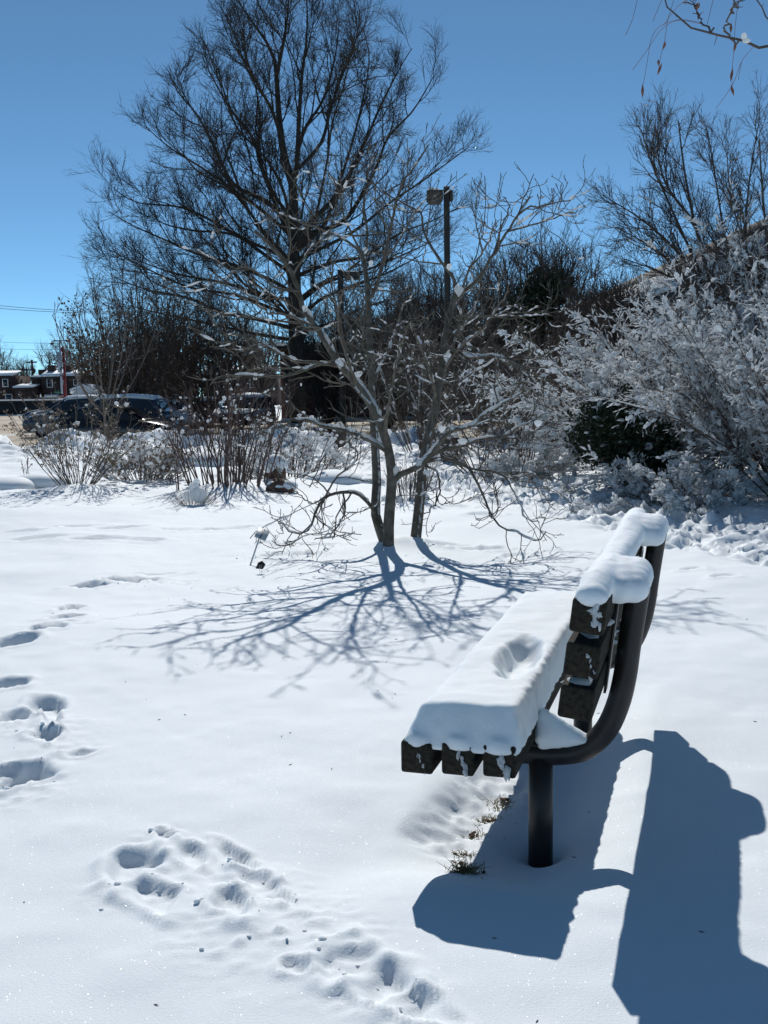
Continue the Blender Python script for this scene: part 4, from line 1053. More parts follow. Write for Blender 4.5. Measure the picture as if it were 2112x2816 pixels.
# bare trees at the upper right
RY = 24.0
def lt(pts, y0, y1, r0, r1):
    pts = D(pts); n_ = len(pts)
    return (np.array([at(x, y, y0 + (y1 - y0) * q / (n_ - 1)) for q, (x, y) in enumerate(pts)]), r0, r1)
lv_r = [(16, .15, .55, (1.0, .46), 7, .09, (0, 0, .07), .005, .012), (10, .15, .55, (.46, .27), 5, .1, (0, 0, .07), .004, .006), (4, .25, .6, (.22, .14), 3, .1, (0, 0, .05), .005, .006)]
tree('bare_tree', 'bare tree with forked upright branches above the snowy thicket at right', (at(2010, 1200, 18.96)[0], 18.96, 0), [
    lt([(1580, 1000), (1575, 800), (1560, 690), (1530, 590), (1500, 480), (1480, 380), (1465, 260)], 18.96, 18.96, 0.0672, 0.0095),
    lt([(1560, 690), (1500, 560), (1450, 450), (1410, 360), (1385, 280)], 18.96, 18.17, 0.0332, 0.0079), lt([(1545, 640), (1450, 530), (1380, 470), (1315, 430)], 18.96, 19.75, 0.0332, 0.0079),
    lt([(1570, 740), (1580, 600), (1560, 480), (1540, 350), (1525, 270)], 18.96, 19.75, 0.0332, 0.0079), lt([(1575, 760), (1610, 620), (1610, 500), (1620, 380), (1640, 260)], 18.96, 18.57, 0.0332, 0.0079),
    lt([(1560, 700), (1470, 590), (1400, 530), (1330, 490)], 18.96, 18.17, 0.0332, 0.0079), lt([(1575, 780), (1640, 640), (1670, 480), (1690, 350)], 18.96, 19.36, 0.0332, 0.0079),
    lt([(1500, 480), (1440, 400), (1420, 320), (1430, 270)], 18.96, 19.28, 0.0277, 0.0079), lt([(1575, 800), (1500, 640), (1430, 590), (1350, 560)], 18.96, 17.85, 0.0332, 0.0079)],
    63, 'twig', lv_r, .12)
tree('bare_tree', 'bare tree at the far right edge, its twigs crossing the sky behind the thicket', (at(2140, 1200, 17.0)[0], 17.0, 0), [
    lt([(1690, 1000), (1690, 800), (1670, 620), (1650, 450), (1640, 300)], 17.01, 17.01, 0.0536, 0.0076), lt([(1680, 720), (1620, 560), (1580, 430), (1570, 320)], 17.01, 16.38, 0.0265, 0.0063),
    lt([(1690, 760), (1740, 600), (1760, 450)], 17.01, 17.01, 0.0265, 0.0063), lt([(1675, 660), (1600, 600), (1540, 520), (1500, 440)], 17.01, 17.64, 0.0265, 0.0063), lt([(1690, 800), (1620, 680), (1560, 640), (1480, 620)], 17.01, 16.38, 0.0265, 0.0063)],
    64, 'twig', lv_r, .12)
# vase-shaped thick-twigged trees behind the magnolia
def vase(name, label, px, y, htop, spread, n0, seed, matn, lv, snow=0, leaf=None, th=.9, r0=.06, group=None):
    r = np.random.default_rng(seed); x = at(px, 1100, y)[0]; z = hz(x, y)
    limbs = [(np.array([(x, y, z - .3), (x + .02, y, z + th * .5), (x, y, z + th)]), r0 * 1.6, r0 * 1.2)]
    for j in range(n0):
        az = 2.399 * j + r.uniform(-.3, .3); e = spread * math.sqrt((j + .5) / n0)
        h1 = (htop - th) * (1 - .25 * (e / spread) ** 2) * r.uniform(.9, 1.05)
        q = []
        for u_ in np.linspace(0, 1, 6):
            rad = e * h1 * (u_ ** .8) * (1 - .12 * u_)
            q.append((x + math.cos(az) * rad + r.normal() * .04 * u_ * h1 * .3, y + math.sin(az) * rad, z + th * .8 + (h1 + .2) * u_ ** 1.1))
        limbs.append((np.array(q), r0 * .75, .012))
    return tree(name, label, (x, y, z), limbs, seed + 1, matn, lv, snow, leaf, group, 12, 1, 6)
lv_v = [(15, .12, .55, (1.4, .7), 7, .07, (0, 0, .06), .010, .025), (9, .15, .55, (.7, .4), 5, .09, (0, 0, .06), .007, .011), (3, .25, .55, (.3, .2), 3, .1, (0, 0, .06), .006, .007)]
vase('crabapple_tree', 'broad dense-twigged tree behind the right half of the small tree', 1470, 31.0, 5.3, .62, 26, 65, 'twig', lv_v, .10)
vase('crabapple_tree', 'round dense-twigged tree between oak and lamp post', 1180, 33.0, 4.8, .5, 22, 67, 'twig', lv_v, .12)
vase('crabapple_tree', 'dense-twigged tree under the fascia of the brick wing', 1690, 26.5, 3.7, .5, 20, 69, 'twig', lv_v, .10)
vase('crabapple_tree', 'dense dark twiggy tree right behind the middle trunks of the small tree', 1060, 38.0, 5.0, .55, 22, 171, 'twig', lv_v, .08)
vase('crabapple_tree', 'dense dark twiggy tree between lamp post and evergreen', 1340, 35.0, 5.2, .55, 24, 173, 'twig', lv_v, .08)
vase('crabapple_tree', 'dense dark twiggy tree just right of the great trunk', 905, 46.0, 5.6, .55, 22, 175, 'oak', lv_v, .05)
# trees with brown leaves at the left, under and beside the oak
lv_l = [(9, .15, .65, (1.7, .8), 6, .08, (0, 0, .05), .012, .03), (6, .15, .65, (.8, .45), 5, .1, (0, 0, .03), .009, .014), (3, .25, .6, (.4, .25), 3, .1, (0, 0, .03), .008, .009)]
vase('brown_leaved_tree', 'small tree with brown dead leaves right behind the parked black sedan', 360, 43.0, 7.3, .55, 18, 71, 'twig', lv_l, .05, (0.5, 5.5, .8))
vase('brown_leaved_tree', 'small brown-leaved tree just left of the great trunk', 560, 50.0, 7.8, .6, 18, 73, 'twig', lv_l, .05, (0.5, 6.0, .9))
vase('brown_leaved_tree', 'small brown-leaved tree between the sedan and the great trunk', 460, 56.0, 7.8, .6, 18, 75, 'twig', lv_l, .05, (0.5, 6.5, .9))
vase('slender_tree', 'slender pale tree with upswept thin limbs at left against the sky', 285, 33.5, 4.9, .75, 9, 77, 'twig_grey', [(5, .3, .5, (.9, .5), 6, .08, (0, 0, .06), .008, .018), (4, .3, .5, (.4, .25), 4, .1, (0, 0, .05), .006, .008)], .1, None, 1.3, .035)
# far trees
lv_f = [(8, .2, .6, (3.2, 1.5), 6, .08, (0, 0, .05), .05, .09), (6, .15, .6, (1.6, .9), 5, .1, (0, 0, .05), .035, .05), (3, .2, .6, (.8, .5), 3, .1, (0, 0, .04), .03, .035)]
for k, (px, y, ht, sp, lb) in enumerate([(-15, 200, 12.5, .55, 'far bare tree behind the row house at the left edge'), (62, 240, 10.5, .5, 'far hazy bare tree between the two row houses'), (175, 190, 13.0, .6, 'far bare tree behind the red pylon sign'),
                                         (270, 150, 13, .6, 'far bare tree behind the pale garage'), (395, 130, 11, .6, 'far bare tree behind the parked cars, nearer the great tree'), (500, 120, 11, .6, 'far dark tree seen through the lower limbs of the great tree'),
                                         (640, 110, 10, .6, 'far dark tree just left of the great trunk'), (720, 125, 10, .6, 'far dark tree beside the brick building corner'), (1000, 120, 12, .6, 'far tree rising behind the low brick building')]):
    vase('far_tree', lb, px, y, ht, sp, 14, 100 + 2 * k, 'twig', lv_f, 0, (1.0, 8, .5) if 4 <= k <= 7 else None, 2.0, .18, 'far bare trees')

# ------------------------------------------------------------------ the brick building
bd = thing('brick_building', 'low dark brick building with snowy roof and entrance facing the lane', 'building', (0, 66, -.3))
FX0, FX1, FY = -6.3, 9.0, 66.0
def bb(name, m, x0, x1, y0, y1, z0, z1, par=bd, bev=0):
    a = Acc(); box(a, x0, x1, y0, y1, z0, z1)
    if par is bd: return wbuild(a, name, M[m], bd)
    return wbuild_child(a, name, m, par)
def wbuild_child(a, name, m, par):
    a.V = [v - np.array(bd.location) for v in a.V]
    return a.build(name, M[m], par)
# front wall with openings: piers between windows
wins = [(-4.15, -3.40), (-2.95, -2.20), (-1.80, -1.05), (4.0, 4.7), (5.4, 6.1)]
door = (0.15, 2.0)
xs_ = [FX0] + [v for w_ in sorted(wins + [door]) for v in w_] + [FX1]
z0_, z1_ = -.5, 4.0
wa = Acc()
for q in range(0, len(xs_), 2): box(wa, xs_[q], xs_[q + 1], FY, FY + .35, z0_, z1_)
for w_ in wins: box(wa, w_[0], w_[1], FY + .002, FY + .348, z0_, .62); box(wa, w_[0], w_[1], FY + .002, FY + .348, 2.05, z1_)
box(wa, door[0], door[1], FY + .002, FY + .348, 2.35, z1_)
box(wa, FX0, FX0 + .35, FY + .35, FY + 14, z0_, z1_)
wall = wbuild(wa, 'wall', M['brick'], bd)
for w_ in wins:
    a = Acc(); box(a, w_[0], w_[1], FY + .12, FY + .17, .62, .70); box(a, w_[0], w_[1], FY + .12, FY + .17, 1.97, 2.05); box(a, w_[0], w_[0] + .07, FY + .12, FY + .17, .70, 1.97); box(a, w_[1] - .07, w_[1], FY + .12, FY + .17, .70, 1.97)
    wf = wbuild(a, 'window', M['dark'], bd)
    a = Acc(); box(a, w_[0] + .07, w_[1] - .07, FY + .14, FY + .15, .70, 1.97); wbuild_child(a, 'pane', 'glass', wf)
    a = Acc(); box(a, w_[0] - .06, w_[1] + .06, FY - .07, FY - .002, .54, .615); wbuild_child(a, 'sill', 'brick_dark', wf)
a = Acc(); box(a, door[0], door[1], FY + .9, FY + .95, z0_, 2.35); dr = wbuild(a, 'door', M['dark'], bd)
a = Acc(); box(a, .25, 1.0, FY + .88, FY + .898, .1, 2.1); wbuild_child(a, 'pane', 'glass', dr)
a = Acc(); box(a, 1.15, 1.9, FY + .88, FY + .898, .1, 2.1); wbuild_child(a, 'pane', 'glass', dr)
bb('canopy', 'dark', -.4, 2.6, FY - 1.6, FY - .003, 2.55, 2.85)
for x_ in (-.25, 2.3): bb('canopy_post', 'brick_dark', x_, x_ + .3, FY - 1.5, FY - 1.2, -.5, 2.547)
bb('corner_panel', 'dark', -6.1, -4.7, FY - .06, FY - .003, -.4, 3.2)
bb('fascia', 'dark', FX0 - .3, FX1, FY - .4, FY - .05, 4.003, 4.25)
bb('roof', 'dark', FX0 - .25, FX1 + .2, FY - .048, FY + 14.2, 4.003, 4.2)
a = Acc(); box(a, FX0 - .28, FX1 + .1, FY - .38, FY + 14.1, 4.253, 4.45); wbuild(a, 'roof_snow', M['snow_thick'], bd)

# nearer wing that runs towards the viewer on the right
wing = thing('brick_wing', 'taller dark brick wing with snowy sloped roof behind the snow-laden shrubs', 'building', (8, 40, -.2))
WX, Y0, Y1 = 7.0, 17.0, 65.5
a = Acc(); box(a, WX, WX + .35, Y0, Y1, -.5, 3.45); box(a, WX + .35, WX + 12, Y0, Y0 + .35, -.5, 3.45); wbuild(a, 'wall', M['brick_dark'], wing)
a = Acc(); a.add([(WX - .45, Y0 - .4, 3.40), (WX + 1.35, Y0 - .4, 4.55), (WX + 1.35, Y1, 4.55), (WX - .45, Y1, 3.40), (WX - .45, Y0 - .4, 3.60), (WX + 1.35, Y0 - .4, 4.70), (WX + 1.35, Y1, 4.70), (WX - .45, Y1, 3.60)], BOXF)
wbuild(a, 'roof_snow', M['snow_thick'], wing)
a = Acc(); box(a, WX - .5, WX - .453, Y0 - .4, Y1, 3.25, 3.52); wbuild(a, 'gutter', M['dark'], wing)
a = Acc(); box(a, WX + 1.353, WX + 1.7, Y0 - .4, Y1, 3.46, 4.95); wbuild(a, 'parapet', M['dark'], wing)
for y_ in np.arange(24, 60, 5.0):
    a = Acc(); box(a, WX - .03, WX - .003, y_, y_ + 1.1, .7, 2.1); wn_ = wbuild(a, 'window', M['dark'], wing)
    a = Acc(); box(a, WX - .045, WX - .032, y_ + .08, y_ + 1.02, .78, 2.02); a.V = [v - np.array(wing.location) for v in a.V]; a.build('pane', M['glass'], wn_)

# ------------------------------------------------------------------ lamp posts
def lamp(label, px, pytop, y, side, hw, hh, seed):
    top = at(px, pytop, y); x = top[0]; z = hz(x, y); H_ = top[2] - z
    t = thing('lamp_post', label, 'lamp post', (x, y, z), 0, 'shoebox lamp posts by the lane')
    pr = .0027 * y
    o = link('pole', bevel_box_mesh('pole', -pr, pr, -pr, pr, -.4, H_, .01), M['bronze'], t)
    o = link('base', bevel_box_mesh('base', -pr * 2.2, pr * 2.2, -pr * 2.2, pr * 2.2, -.4, .25, .02), M['bronze'], t)
    x0, x1 = sorted((side * (pr + .02), side * hw))
    h_ = link('lamp_head', bevel_box_mesh('lamp_head', x0, x1, -.2, .2, H_ - hh - .1, H_ - .1, .02), M['bronze'], t)
    o = link('lens', bevel_box_mesh('lens', x0 + .04, x1 - .04, -.17, .17, H_ - hh - .16, H_ - hh - .102, .01), M['lens'], h_)
    o = link('snow_cap', bevel_box_mesh('snow_cap', x0 + .03, x1 - .1, -.16, .16, H_ - .098, H_ - .05, .02), M['snow_soft'], h_)
    if side < 0:
        o = link('bracket', bevel_box_mesh('bracket', pr + .003, pr + .07, -.14, .14, H_ - .32, H_ - .1, .01), M['bronze'], t)
lamp('tall dark lamp post with boxy head above the right side of the small tree', 1228, 513, 25.0, -1, .46, .22, 1)
lamp('more distant lamp post with head to the right, beside the great trunk', 936, 742, 41.0, 1, .75, .22, 2)

# ------------------------------------------------------------------ cars
def loft(acc, secs, close=True):
    secs = np.asarray(secs, float); n_, k, _ = secs.shape
    j = np.arange(k); j2 = (j + 1) % k; i_ = np.arange(n_ - 1)[:, None] * k
    F = np.stack([i_ + j, i_ + k + j, i_ + k + j2, i_ + j2], -1).reshape(-1, 4)
    acc.add(secs.reshape(-1, 3), F, j[None, :], ((n_ - 1) * k + j[::-1])[None, :])
SED = dict(body=[(-2.32, .45, .78, .62), (-2.25, .32, .93, .78), (-2.0, .24, 1.0, .86), (-1.5, .20, 1.01, .9), (-.6, .19, .97, .91), (.5, .19, .95, .91), (1.05, .19, .93, .9), (1.6, .2, .84, .89), (2.05, .25, .72, .84), (2.28, .34, .62, .72), (2.34, .42, .55, .58)],
           cab=[(-1.95, .97, 1.00, .74, .70), (-1.1, .95, 1.36, .8, .62), (-.4, .93, 1.45, .82, .64), (.25, .93, 1.42, .82, .62), (1.25, .90, .93, .76, .72)], panes=[(-1.35, -.62), (-.52, .15), (.22, .95)])
SUV = dict(body=[(-2.3, .5, .95, .7), (-2.24, .36, 1.05, .84), (-1.9, .28, 1.1, .91), (-1.0, .24, 1.08, .93), (.5, .24, 1.06, .93), (1.1, .24, 1.05, .92), (1.7, .26, .98, .9), (2.1, .3, .88, .85), (2.28, .4, .75, .74), (2.34, .48, .66, .6)],
           cab=[(-2.22, 1.04, 1.08, .82, .80), (-1.95, 1.05, 1.62, .84, .68), (-.6, 1.05, 1.72, .85, .70), (.35, 1.04, 1.66, .85, .68), (1.25, 1.02, 1.06, .8, .76)], panes=[(-1.85, -1.05), (-.95, -.2), (-.1, .95)])
def car(label, paint, spec, x, y, rz, snow=1.0, seed=0, hood_snow=True):
    r = np.random.default_rng(seed)
    t = thing('parked_car', label, 'car', (x, y, -.44 + .12 * float(sst(48, 64, np.array(y)))), rz, 'cars parked in the slushy lot')
    secs = []
    for (bx, zb, ztp, hw) in spec['body']:
        zm = zb + (ztp - zb) * .55
        secs.append([(bx, -hw * .86, zb), (bx, -hw * .98, zb + .08), (bx, -hw, zm), (bx, -hw * .96, ztp - .06), (bx, -hw * .84, ztp), (bx, hw * .84, ztp), (bx, hw * .96, ztp - .06), (bx, hw, zm), (bx, hw * .98, zb + .08), (bx, hw * .86, zb)])
    a = Acc(); loft(a, secs); body = a.build('body', M[paint], t, True)
    cab = np.array(spec['cab'])
    f = lambda X, c: np.interp(X, cab[:, 0], cab[:, c])
    X = np.sort(np.concatenate([cab[:, 0], np.linspace(cab[0, 0], cab[-1, 0], 14)]))
    secs = [[(q, -f(q, 3), f(q, 1)), (q, -f(q, 4), max(f(q, 2) - .03, f(q, 1) + .005)), (q, -f(q, 4) * .82, f(q, 2) + .02), (q, f(q, 4) * .82, f(q, 2) + .02), (q, f(q, 4), max(f(q, 2) - .03, f(q, 1) + .005)), (q, f(q, 3), f(q, 1))] for q in X]
    a = Acc(); loft(a, secs); cb = a.build('cabin', M[paint], t, True)
    zr = cab[:, 2].max()
    for sd in (-1, 1):
        for (xa, xb) in spec['panes']:
            V = []; q = np.linspace(xa, xb, 5)
            for X_ in q:
                zb_, zt_ = f(X_, 1) + .05, max(f(X_, 2) - .09, f(X_, 1) + .06)
                for z_ in (zb_, zt_):
                    u_ = (z_ - f(X_, 1)) / max(f(X_, 2) - f(X_, 1), .05); V.append((X_, sd * (f(X_, 3) + (f(X_, 4) - f(X_, 3)) * min(u_, 1) + .012), z_))
            a = Acc(); F = np.array([[2 * j, 2 * j + 1, 2 * j + 3, 2 * j + 2] for j in range(4)]); a.add(V, F); a.build('side_window', M['glass'], cb)
    for nm, i0, i1, sgn in (('windscreen', 4, 3, 1), ('rear_window', 0, 1, -1)):
        p0, p1 = cab[i0], cab[i1]; A = np.array([p0[0], 0, p0[2]]); B = np.array([p1[0], 0, p1[2]])
        nv = np.cross(B - A, np.array([0, 1.0, 0])); nv = nv / np.linalg.norm(nv); nv = nv if nv[2] > 0 else -nv
        V = []
        for u_, hwf in ((.10, .92), (.85, .9)):
            c = A + (B - A) * u_ + nv * .035; hw = (p0[4] + (p1[4] - p0[4]) * u_) * hwf
            V += [(c[0], -hw, c[2]), (c[0], hw, c[2])]
        a = Acc(); a.add(V, np.array([[0, 1, 3, 2]])); a.build(nm, M['glass'], cb)
    for wx in (-1.4, 1.42):
        for sd in (-1, 1):
            a = Acc(); tubes(a, [(wx, sd * .68, .32), (wx, sd * .70, .32), (wx, sd * .90, .32), (wx, sd * .92, .32)], [.29, .32, .32, .29], 20, True); wh = a.build('wheel', M['tyre'], t, True)
            a = Acc(); tubes(a, [(wx, sd * .905, .32), (wx, sd * .928, .32)], [.2, .17], 14, True); a.build('rim', M['rim'], wh)
    b_ = spec['body']
    for sd in (-1, 1):
        a = Acc(); blobs(a, r, [(b_[-2][0] - .08, sd * .62, b_[-2][2] - .02)], np.array([[.1, .17, .065]]), 0, ICO2); a.V = [v for v in a.V]; a.build('headlight', M['lamp_clear'], body, True)
        a = Acc(); box(a, b_[1][0] - .03, b_[1][0] + .1, sd * .68 - .09, sd * .68 + .09, b_[1][2] - .24, b_[1][2] - .08); a.build('tail_light', M['lamp_red'], body)
        a = Acc(); blobs(a, r, [(.98, sd * (f(.98, 3) + .09), f(.98, 1) + .07)], np.array([[.06, .1, .065]]), 0, ICO2); a.build('mirror', M[paint], body, True)
    if snow:
        a = Acc(); q = np.linspace(cab[1, 0] - .1, cab[3, 0] + .12, 12); secs = []
        for j, X_ in enumerate(q):
            e = .35 if j in (0, 11) else 1; hw = f(X_, 4) * .98; z_ = f(X_, 2) + .012; th = (.05 + .05 * snow * r.uniform(.5, 1.1)) * e
            secs.append([(X_, -hw, z_ - .03), (X_, -hw * .95, z_ + th * .7), (X_, -hw * .4, z_ + th + .03), (X_, hw * .4, z_ + th + .03), (X_, hw * .95, z_ + th * .7), (X_, hw, z_ - .03)])
        loft(a, secs); a.build('roof_snow', M['snow_thick'], t, True)
        if hood_snow:
            a = Acc(); secs = []; bb_ = np.array(spec['body'])
            for j, X_ in enumerate(np.linspace(1.15, 2.15, 8)):
                e = .3 if j in (0, 7) else 1; hw = np.interp(X_, bb_[:, 0], bb_[:, 3]) * .8; z_ = np.interp(X_, bb_[:, 0], bb_[:, 2]); th = .07 * snow * e * r.uniform(.6, 1.1)
                secs.append([(X_, -hw, z_ - .02), (X_, -hw * .8, z_ + th), (X_, hw * .8, z_ + th), (X_, hw, z_ - .02)])
            loft(a, secs); a.build('hood_snow', M['snow_thick'], t, True)
PI = math.pi
car('black sedan with clean roof, nearest of the parked cars', 'car_black', SED, -9.3, 37.0, -.12, 0, 1)
car('dark car with thick snow on its roof, directly behind the black sedan', 'car_blue', SUV, -10.6, 41.5, PI - .06, 1.3, 2)
car('slate-blue car with nose jutting left of the snowy-roofed dark car', 'car_blue', SUV, -13.3, 46.5, PI + .04, .7, 3)
car('grey car with snowy windscreen behind the slate-blue car', 'car_grey', SUV, -15.7, 54.0, PI + .1, 1.0, 4)
car('small dark car at the far left end of the parked row', 'car_blue', SED, -19.6, 65.0, PI, .6, 5)
car('white car half hidden right of the black sedan', 'car_white', SED, -11.2, 55.0, -.5, 1.0, 6)
car('dark car facing the camera beside the great trunk', 'car_black', SED, -9.4, 57.0, -PI / 2 + .1, 1.0, 7)
car('dark tall car seen behind the reddish stems', 'car_black', SUV, -6.6, 52.0, -PI / 2 - .15, .6, 8)

# ------------------------------------------------------------------ the far side of the lot: wall, houses, signs, wires
wl = thing('long_low_wall', 'long dark low wall beyond the parking lot at left', 'wall', (-40, 98, -.4))
a = Acc(); box(a, -75, -16, 98, 98.4, -.6, 1.05); wbuild(a, 'panel', M['grey_panel'] if False else M['dark'], wl)
a = Acc(); box(a, -75, -16, 97.95, 98.45, 1.053, 1.2); wbuild(a, 'snow_cap', M['snow_soft'], wl)
for x_ in np.arange(-74, -16, 4.0):
    a = Acc(); box(a, x_, x_ + .25, 97.9, 97.997, -.6, 1.04); wbuild(a, 'pier', M['dark'], wl)

def house(label, pxa, pxb, y, pyroof, pyeave, wins, seed, brick='brick_dark', chim=True):
    xa, xb = at(pxa, 1095, y)[0], at(pxb, 1095, y)[0]; zt_, ze = at(pxa, pyroof, y)[2], at(pxa, pyeave, y)[2]
    t = thing('row_house', label, 'house', ((xa + xb) / 2, y, -.5), 0, 'two-storey brick row houses beyond the lot')
    a = Acc(); box(a, xa, xb, y, y + 9, -.8, ze); wbuild(a, 'wall', M[brick], t)
    a = Acc(); a.add([(xa - .2, y - .4, ze + .003), (xb + .2, y - .4, ze + .003), (xb + .2, y + 4, zt_), (xa - .2, y + 4, zt_), (xa - .2, y - .4, ze + .2), (xb + .2, y - .4, ze + .2), (xb + .2, y + 4, zt_ + .2), (xa - .2, y + 4, zt_ + .2)], BOXF)
    rf = wbuild(a, 'roof_snow', M['snow_thick'], t)
    a = Acc(); box(a, xa - .15, xb + .15, y - .45, y - .003, ze - .35, ze - .003); wbuild(a, 'cornice', M['dark'], t)
    for (pa, pb, qa, qb) in wins:
        x0, x1 = at(pa, 1095, y)[0], at(pb, 1095, y)[0]; z1, z0 = at(pa, qa, y)[2], at(pa, qb, y)[2]
        a = Acc(); box(a, x0 - .14, x1 + .14, y - .08, y - .003, z0 - .14, z1 + .14); w_ = wbuild(a, 'window', M['frame_white'], t)
        a = Acc(); box(a, x0, x1, y - .11, y - .083, z0, z1); a.V = [v - np.array(t.location) for v in a.V]; a.build('pane', M['glass'], w_)
    if chim:
        a = Acc(); box(a, xa + .1, xa + 1.3, y + 3, y + 4.2, ze + .3, zt_ + 1.0); a.V = [v - np.array(t.location) for v in a.V]; a.build('chimney', M[brick], rf)
house('brick row house cut off by the left edge, snow on its roof', -60, 36, 175, 1022, 1034, [(11, 23, 1044, 1062), (17, 32, 1086, 1100), (-30, -18, 1044, 1062)], 1, chim=False)
house('brick row house with white upstairs window left of the red sign', 117, 163, 175, 1020, 1036, [(133, 145, 1043, 1064)], 2)
house('brick row house partly behind the red sign and pale garage', 166, 268, 176, 1020, 1034, [(206, 215, 1045, 1058), (240, 250, 1045, 1058)], 3)
house('lower brick house with dark parapet left of the white-windowed row house', 91, 116, 176, 1032, 1037, [(95, 100, 1072, 1080)], 4)
house('low brick outbuilding with snow on its roof between the row houses', 42, 90, 172, 1058, 1066, [], 5, chim=False)
house('brick house seen under the limbs of the great tree', 560, 760, 150, 1010, 1030, [(590, 604, 1045, 1065), (640, 655, 1045, 1065), (690, 704, 1045, 1065)], 6)
house('dark brick house behind the brown-leaved trees', 300, 520, 165, 1012, 1030, [(330, 342, 1045, 1062), (400, 412, 1045, 1062), (470, 482, 1045, 1062)], 7)

# pale garage with gable
gy_ = 140.0
xa, xb = at(199, 1095, gy_)[0], at(257, 1095, gy_)[0]; ze, zp = at(199, 1074, gy_)[2], at(230, 1062, gy_)[2] ; xm = at(233, 1095, gy_)[0]
t = thing('gabled_garage', 'small pale building with snowy gable roof in front of the row houses', 'building', (xm, gy_, -.5))
a = Acc(); a.add([(xa, gy_, -.8), (xb, gy_, -.8), (xb, gy_, ze), (xm, gy_, zp), (xa, gy_, ze), (xa, gy_ + 6, -.8), (xb, gy_ + 6, -.8), (xb, gy_ + 6, ze), (xm, gy_ + 6, zp), (xa, gy_ + 6, ze)],
      np.array([[0, 1, 2, 3, 4], [9, 8, 7, 6, 5]]), np.array([[0, 5, 6, 1], [1, 6, 7, 2], [4, 9, 5, 0]]))
wbuild(a, 'wall', M['tan_wall'], t)
for s_, x_ in ((-1, xa), (1, xb)):
    a = Acc(); dx = (x_ - xm) * .12
    a.add([(xm, gy_ - .4, zp + .02), (x_ + dx, gy_ - .4, ze - .02), (x_ + dx, gy_ + 6.3, ze - .02), (xm, gy_ + 6.3, zp + .02), (xm, gy_ - .4, zp + .3), (x_ + dx, gy_ - .4, ze + .22), (x_ + dx, gy_ + 6.3, ze + .22), (xm, gy_ + 6.3, zp + .3)], BOXF)
    wbuild(a, 'roof_snow', M['snow_soft'], t)
for px0, px1 in ((218, 227), (236, 246)):
    x0, x1 = at(px0, 1095, gy_)[0], at(px1, 1095, gy_)[0]
    a = Acc(); box(a, x0, x1, gy_ - .05, gy_ - .003, -.3, at(220, 1084, gy_)[2]); wbuild(a, 'door', M['dark'], t)

# red pylon sign
sy = 128.0
t = thing('pylon_sign', 'tall red two-post pylon sign with grey panel at far left', 'sign', (at(177, 1095, sy)[0], sy, -.5))
def bx_px(a, pa, pb, qa, qb, y, d):
    x0, x1 = at(pa, 1095, y)[0], at(pb, 1095, y)[0]; z1, z0 = at(pa, qa, y)[2], at(pa, qb, y)[2]; box(a, x0, x1, y, y + d, z0, z1)
a = Acc(); bx_px(a, 177, 182, 953, 1108, sy, .35); wbuild(a, 'post', M['red'], t)
a = Acc(); bx_px(a, 168, 172.5, 1026, 1108, sy, .35); wbuild(a, 'post', M['red'], t)
a = Acc(); c = [at(x, y, sy + .15) for x, y in ((168.5, 967), (168.5, 960), (171, 957), (176, 956))]; tubes(a, resample(c, 10), np.full(10, .13), 8, True); wbuild(a, 'hook', M['red'], t, True)
a = Acc(); bx_px(a, 162, 173.5, 968, 1024, sy + .01, .25); wbuild(a, 'panel', M['grey_panel'], t)
a = Acc(); bx_px(a, 170, 175, 1045, 1058, sy + .02, .2); wbuild(a, 'small_panel', M['grey_panel'], t)
for qa in (1036, 1040, 1062):
    a = Acc(); bx_px(a, 172.6, 176.4, qa, qa + 2, sy + .05, .2); wbuild(a, 'crossbar', M['red'], t)

# double-headed lot light, utility poles
def pole_thing(name, label, cat, px, pt, y, r_, m, extra=None):
    tp = at(px, pt, y); t = thing(name, label, cat, (tp[0], y, -.4))
    a = Acc(); tubes(a, [(tp[0], y, -.8), (tp[0], y, tp[2] * .5), (tp[0], y, tp[2])], [r_ * 1.25, r_ * 1.1, r_], 10, True); wbuild(a, 'pole', M[m], t, True)
    return t, tp
t, tp = pole_thing('lot_light', 'slim pole with two lamp heads behind the red sign', 'lamp post', 163.5, 935, 120.0, .10, 'grey_panel')
for s_ in (-1, 1):
    a = Acc(); tubes(a, [tp + [0, 0, -.1], tp + [s_ * .5, 0, -.02], tp + [s_ * .8, 0, -.15]], [.05] * 3, 6); wbuild(a, 'arm', M['dark'], t)
    a = Acc(); blobs(a, np.random.default_rng(1), [tp + [s_ * .85, 0, -.25 + .15 * s_]], np.array([[.32, .2, .16]]), 0, ICO2); wbuild(a, 'lamp_head', M['dark'], t, True)
for px, pt, y, lb in [(87.5, 990, 180.0, 'thick utility pole with crossarm between the row houses'), (73, 1011, 185.0, 'thinner utility pole just left of the thick one')]:
    t, tp = pole_thing('utility_pole', lb, 'utility pole', px, pt, y, .18 if px > 80 else .12, 'pole')
    a = Acc(); box(a, tp[0] - .9, tp[0] + .9, y - .25, y - .19, tp[2] - .5, tp[2] - .25); wbuild(a, 'crossarm', M['pole'], t)
    a = Acc(); blobs(a, np.random.default_rng(2), [tp + [.35, -.3, -1.8]], np.array([[.28, .28, .5]]), 0, ICO2); wbuild(a, 'transformer', M['dark'], t, True)
